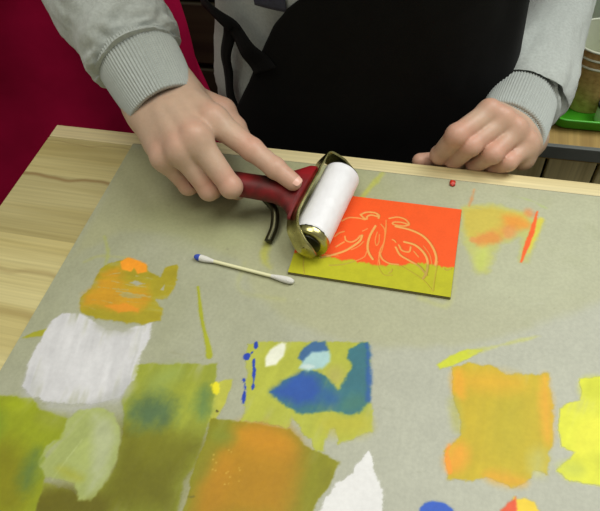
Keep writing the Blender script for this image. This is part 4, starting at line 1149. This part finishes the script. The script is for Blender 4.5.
# ties of the apron round the side of the waist
def tie(pts, w, name='apron_tie', off=0.012):
    """ribbon through (phi degrees, z) on the trunk"""
    q = catmull(np.array(pts, float), 40); V = []
    for i, (ph, z) in enumerate(q):
        cx, cy, rx, ry = trunk_at(z); a = R_(ph)
        t = q[min(i+1, 39)]-q[max(i-1, 0)]; t = np.array([R_(t[0])*0.12, t[1]]); t /= np.linalg.norm(t)
        ww = w if np.isscalar(w) else w[0]+(w[1]-w[0])*i/39
        for k in (-1, -0.33, 0.33, 1):
            dz, da = t[0]*ww/2*k, -t[1]*ww/2*k/0.12
            o = off+0.001*math.sin(9*k+i*0.4)
            V.append((cx+(rx+o)*math.cos(a+da), cy-(ry+o)*math.sin(a+da), z+dz))
    idx = np.arange(160).reshape(40, 4)
    Q = np.stack([idx[:-1, :-1], idx[:-1, 1:], idx[1:, 1:], idx[1:, :-1]], -1).reshape(-1, 4)
    o = link(name, mesh_quads(name, np.array(V), Q), M_black, apron)
    md = o.modifiers.new('thickness', 'SOLIDIFY'); md.thickness = 0.0016; md.offset = 0
tz = on_trunk(236, 30)
e0 = on_trunk(231, 22)
tie([on_trunk(266, 70), on_trunk(257, 58), on_trunk(248, 46), on_trunk(238, 32), e0, (e0[0]+16, e0[1]), (e0[0]+34, e0[1]-0.012)], (0.026, 0.009))
tie([on_trunk(230, 28), on_trunk(227, 50), on_trunk(228, 75), on_trunk(233, 100), on_trunk(238, 120)], 0.013, off=0.0105)
for s_, a0 in ((-1, 106), (1, 70)):
    tie([(a0+s_*4, 1.035), (a0-s_*2, 1.08), (a0-s_*6, 1.125)], 0.022)
# navy print on the chest of the sweatshirt
pz = on_trunk(275, 13)
pr = wrap('chest_print', np.linspace(pz[1], pz[1]+0.07, 24), lambda z: (R_(106), R_(pz[0]+9)), 0.0065, M_navy, shirt, th=0.0006, fold=0.0015, seed=7)
tag(pr, 'dark navy print on the sweatshirt')
# trousers, shoes, hair
def leg(sx):
    x = CX+sx*0.080
    return [(CX+sx*0.060, CYT+0.012, 0.70, 0.062, 0.080), (CX+sx*0.066, CYT+0.01, 0.62, 0.072, 0.085), (x, CYT, 0.43, 0.062, 0.066), (x+sx*0.005, CYT+0.015, 0.25, 0.058, 0.062), (x+sx*0.008, CYT+0.02, 0.09, 0.056, 0.060), (x+sx*0.008, CYT+0.02, 0.055, 0.054, 0.058)]
for sx in (-1, 1):
    loft('trouser_leg', leg(sx), M_jeans, person, nr=60, ns=48, disp=folds(0.004, 6, 3, 3.0+sx), cap=True)
    x = CX+sx*0.092
    loft('shoe', [(x, CYT+0.062, 0.036, 0.010, 0.010), (x, CYT+0.055, 0.042, 0.034, 0.040), (x, CYT+0.01, 0.044, 0.042, 0.042), (x+sx*0.006, CYT-0.06, 0.036, 0.042, 0.034), (x+sx*0.010, CYT-0.125, 0.029, 0.036, 0.027), (x+sx*0.011, CYT-0.155, 0.024, 0.010, 0.010)], M_shoe, person, nr=40, ns=32)
M_hair = mat('brown_hair', srgb(70, 48, 34), 0.55, noise=0.2, nscale=80)
def hair_f(p):
    t = math.radians(28); ax = np.array([[1, 0, 0], [0, math.cos(t), math.sin(t)], [0, -math.sin(t), math.cos(t)]])
    q = (p-HC)@ax.T
    d = ellip(p, HC+ax.T@np.array([0, 0.020, 0.026]), ax, (0.082, 0.094, 0.095))
    d = smin(d, ellip(p, HC+ax.T@np.array([0, 0.075, -0.040]), ax, (0.062, 0.040, 0.075)), 0.03)
    d = smax(d, -(q[..., 1]+0.020+0.75*np.minimum(q[..., 2]-0.062, 0)*-1*0.35) if False else -(q[..., 1]+0.012+0.9*(q[..., 2]-0.040)), 0.012)
    return d+0.0018*np.sin(q[..., 0]*420+6*np.sin(q[..., 2]*40))
Vh, Qh = surface_nets(hair_f, HC-0.16, HC+0.16, 0.0045)
link('hair', mesh_quads('hair', Vh, Qh), M_hair, person)

# eyes and brows
M_eye = mat('eye_white', srgb(226, 222, 214), 0.25)
M_iris = mat('iris', srgb(60, 42, 30), 0.25)
_t = math.radians(28); _ax = np.array([[1, 0, 0], [0, math.cos(_t), math.sin(_t)], [0, -math.sin(_t), math.cos(_t)]])
def face(x, y, z): return HC+_ax.T@np.array([x, y, z])
def ball(name, c, r, m, parent):
    bm = bmesh.new(); bmesh.ops.create_uvsphere(bm, u_segments=24, v_segments=14, radius=r)
    for v in bm.verts: v.co = v.co+Vector(c)
    return link(name, bm_mesh(name, bm), m, parent)
for sx in (-1, 1):
    e = ball('eye', face(sx*0.030, -0.0655, 0.002), 0.0118, M_eye, body)
    ball('iris', face(sx*0.030, -0.0728, -0.001), 0.0058, M_iris, body)
    loft('eyebrow', [(*face(sx*0.014, -0.081, 0.024), 0.001, 0.001), (*face(sx*0.030, -0.078, 0.029), 0.0032, 0.0032), (*face(sx*0.047, -0.066, 0.024), 0.001, 0.001)], M_hair, person, nr=20, ns=10, side=(0, 0.3, 0.9))
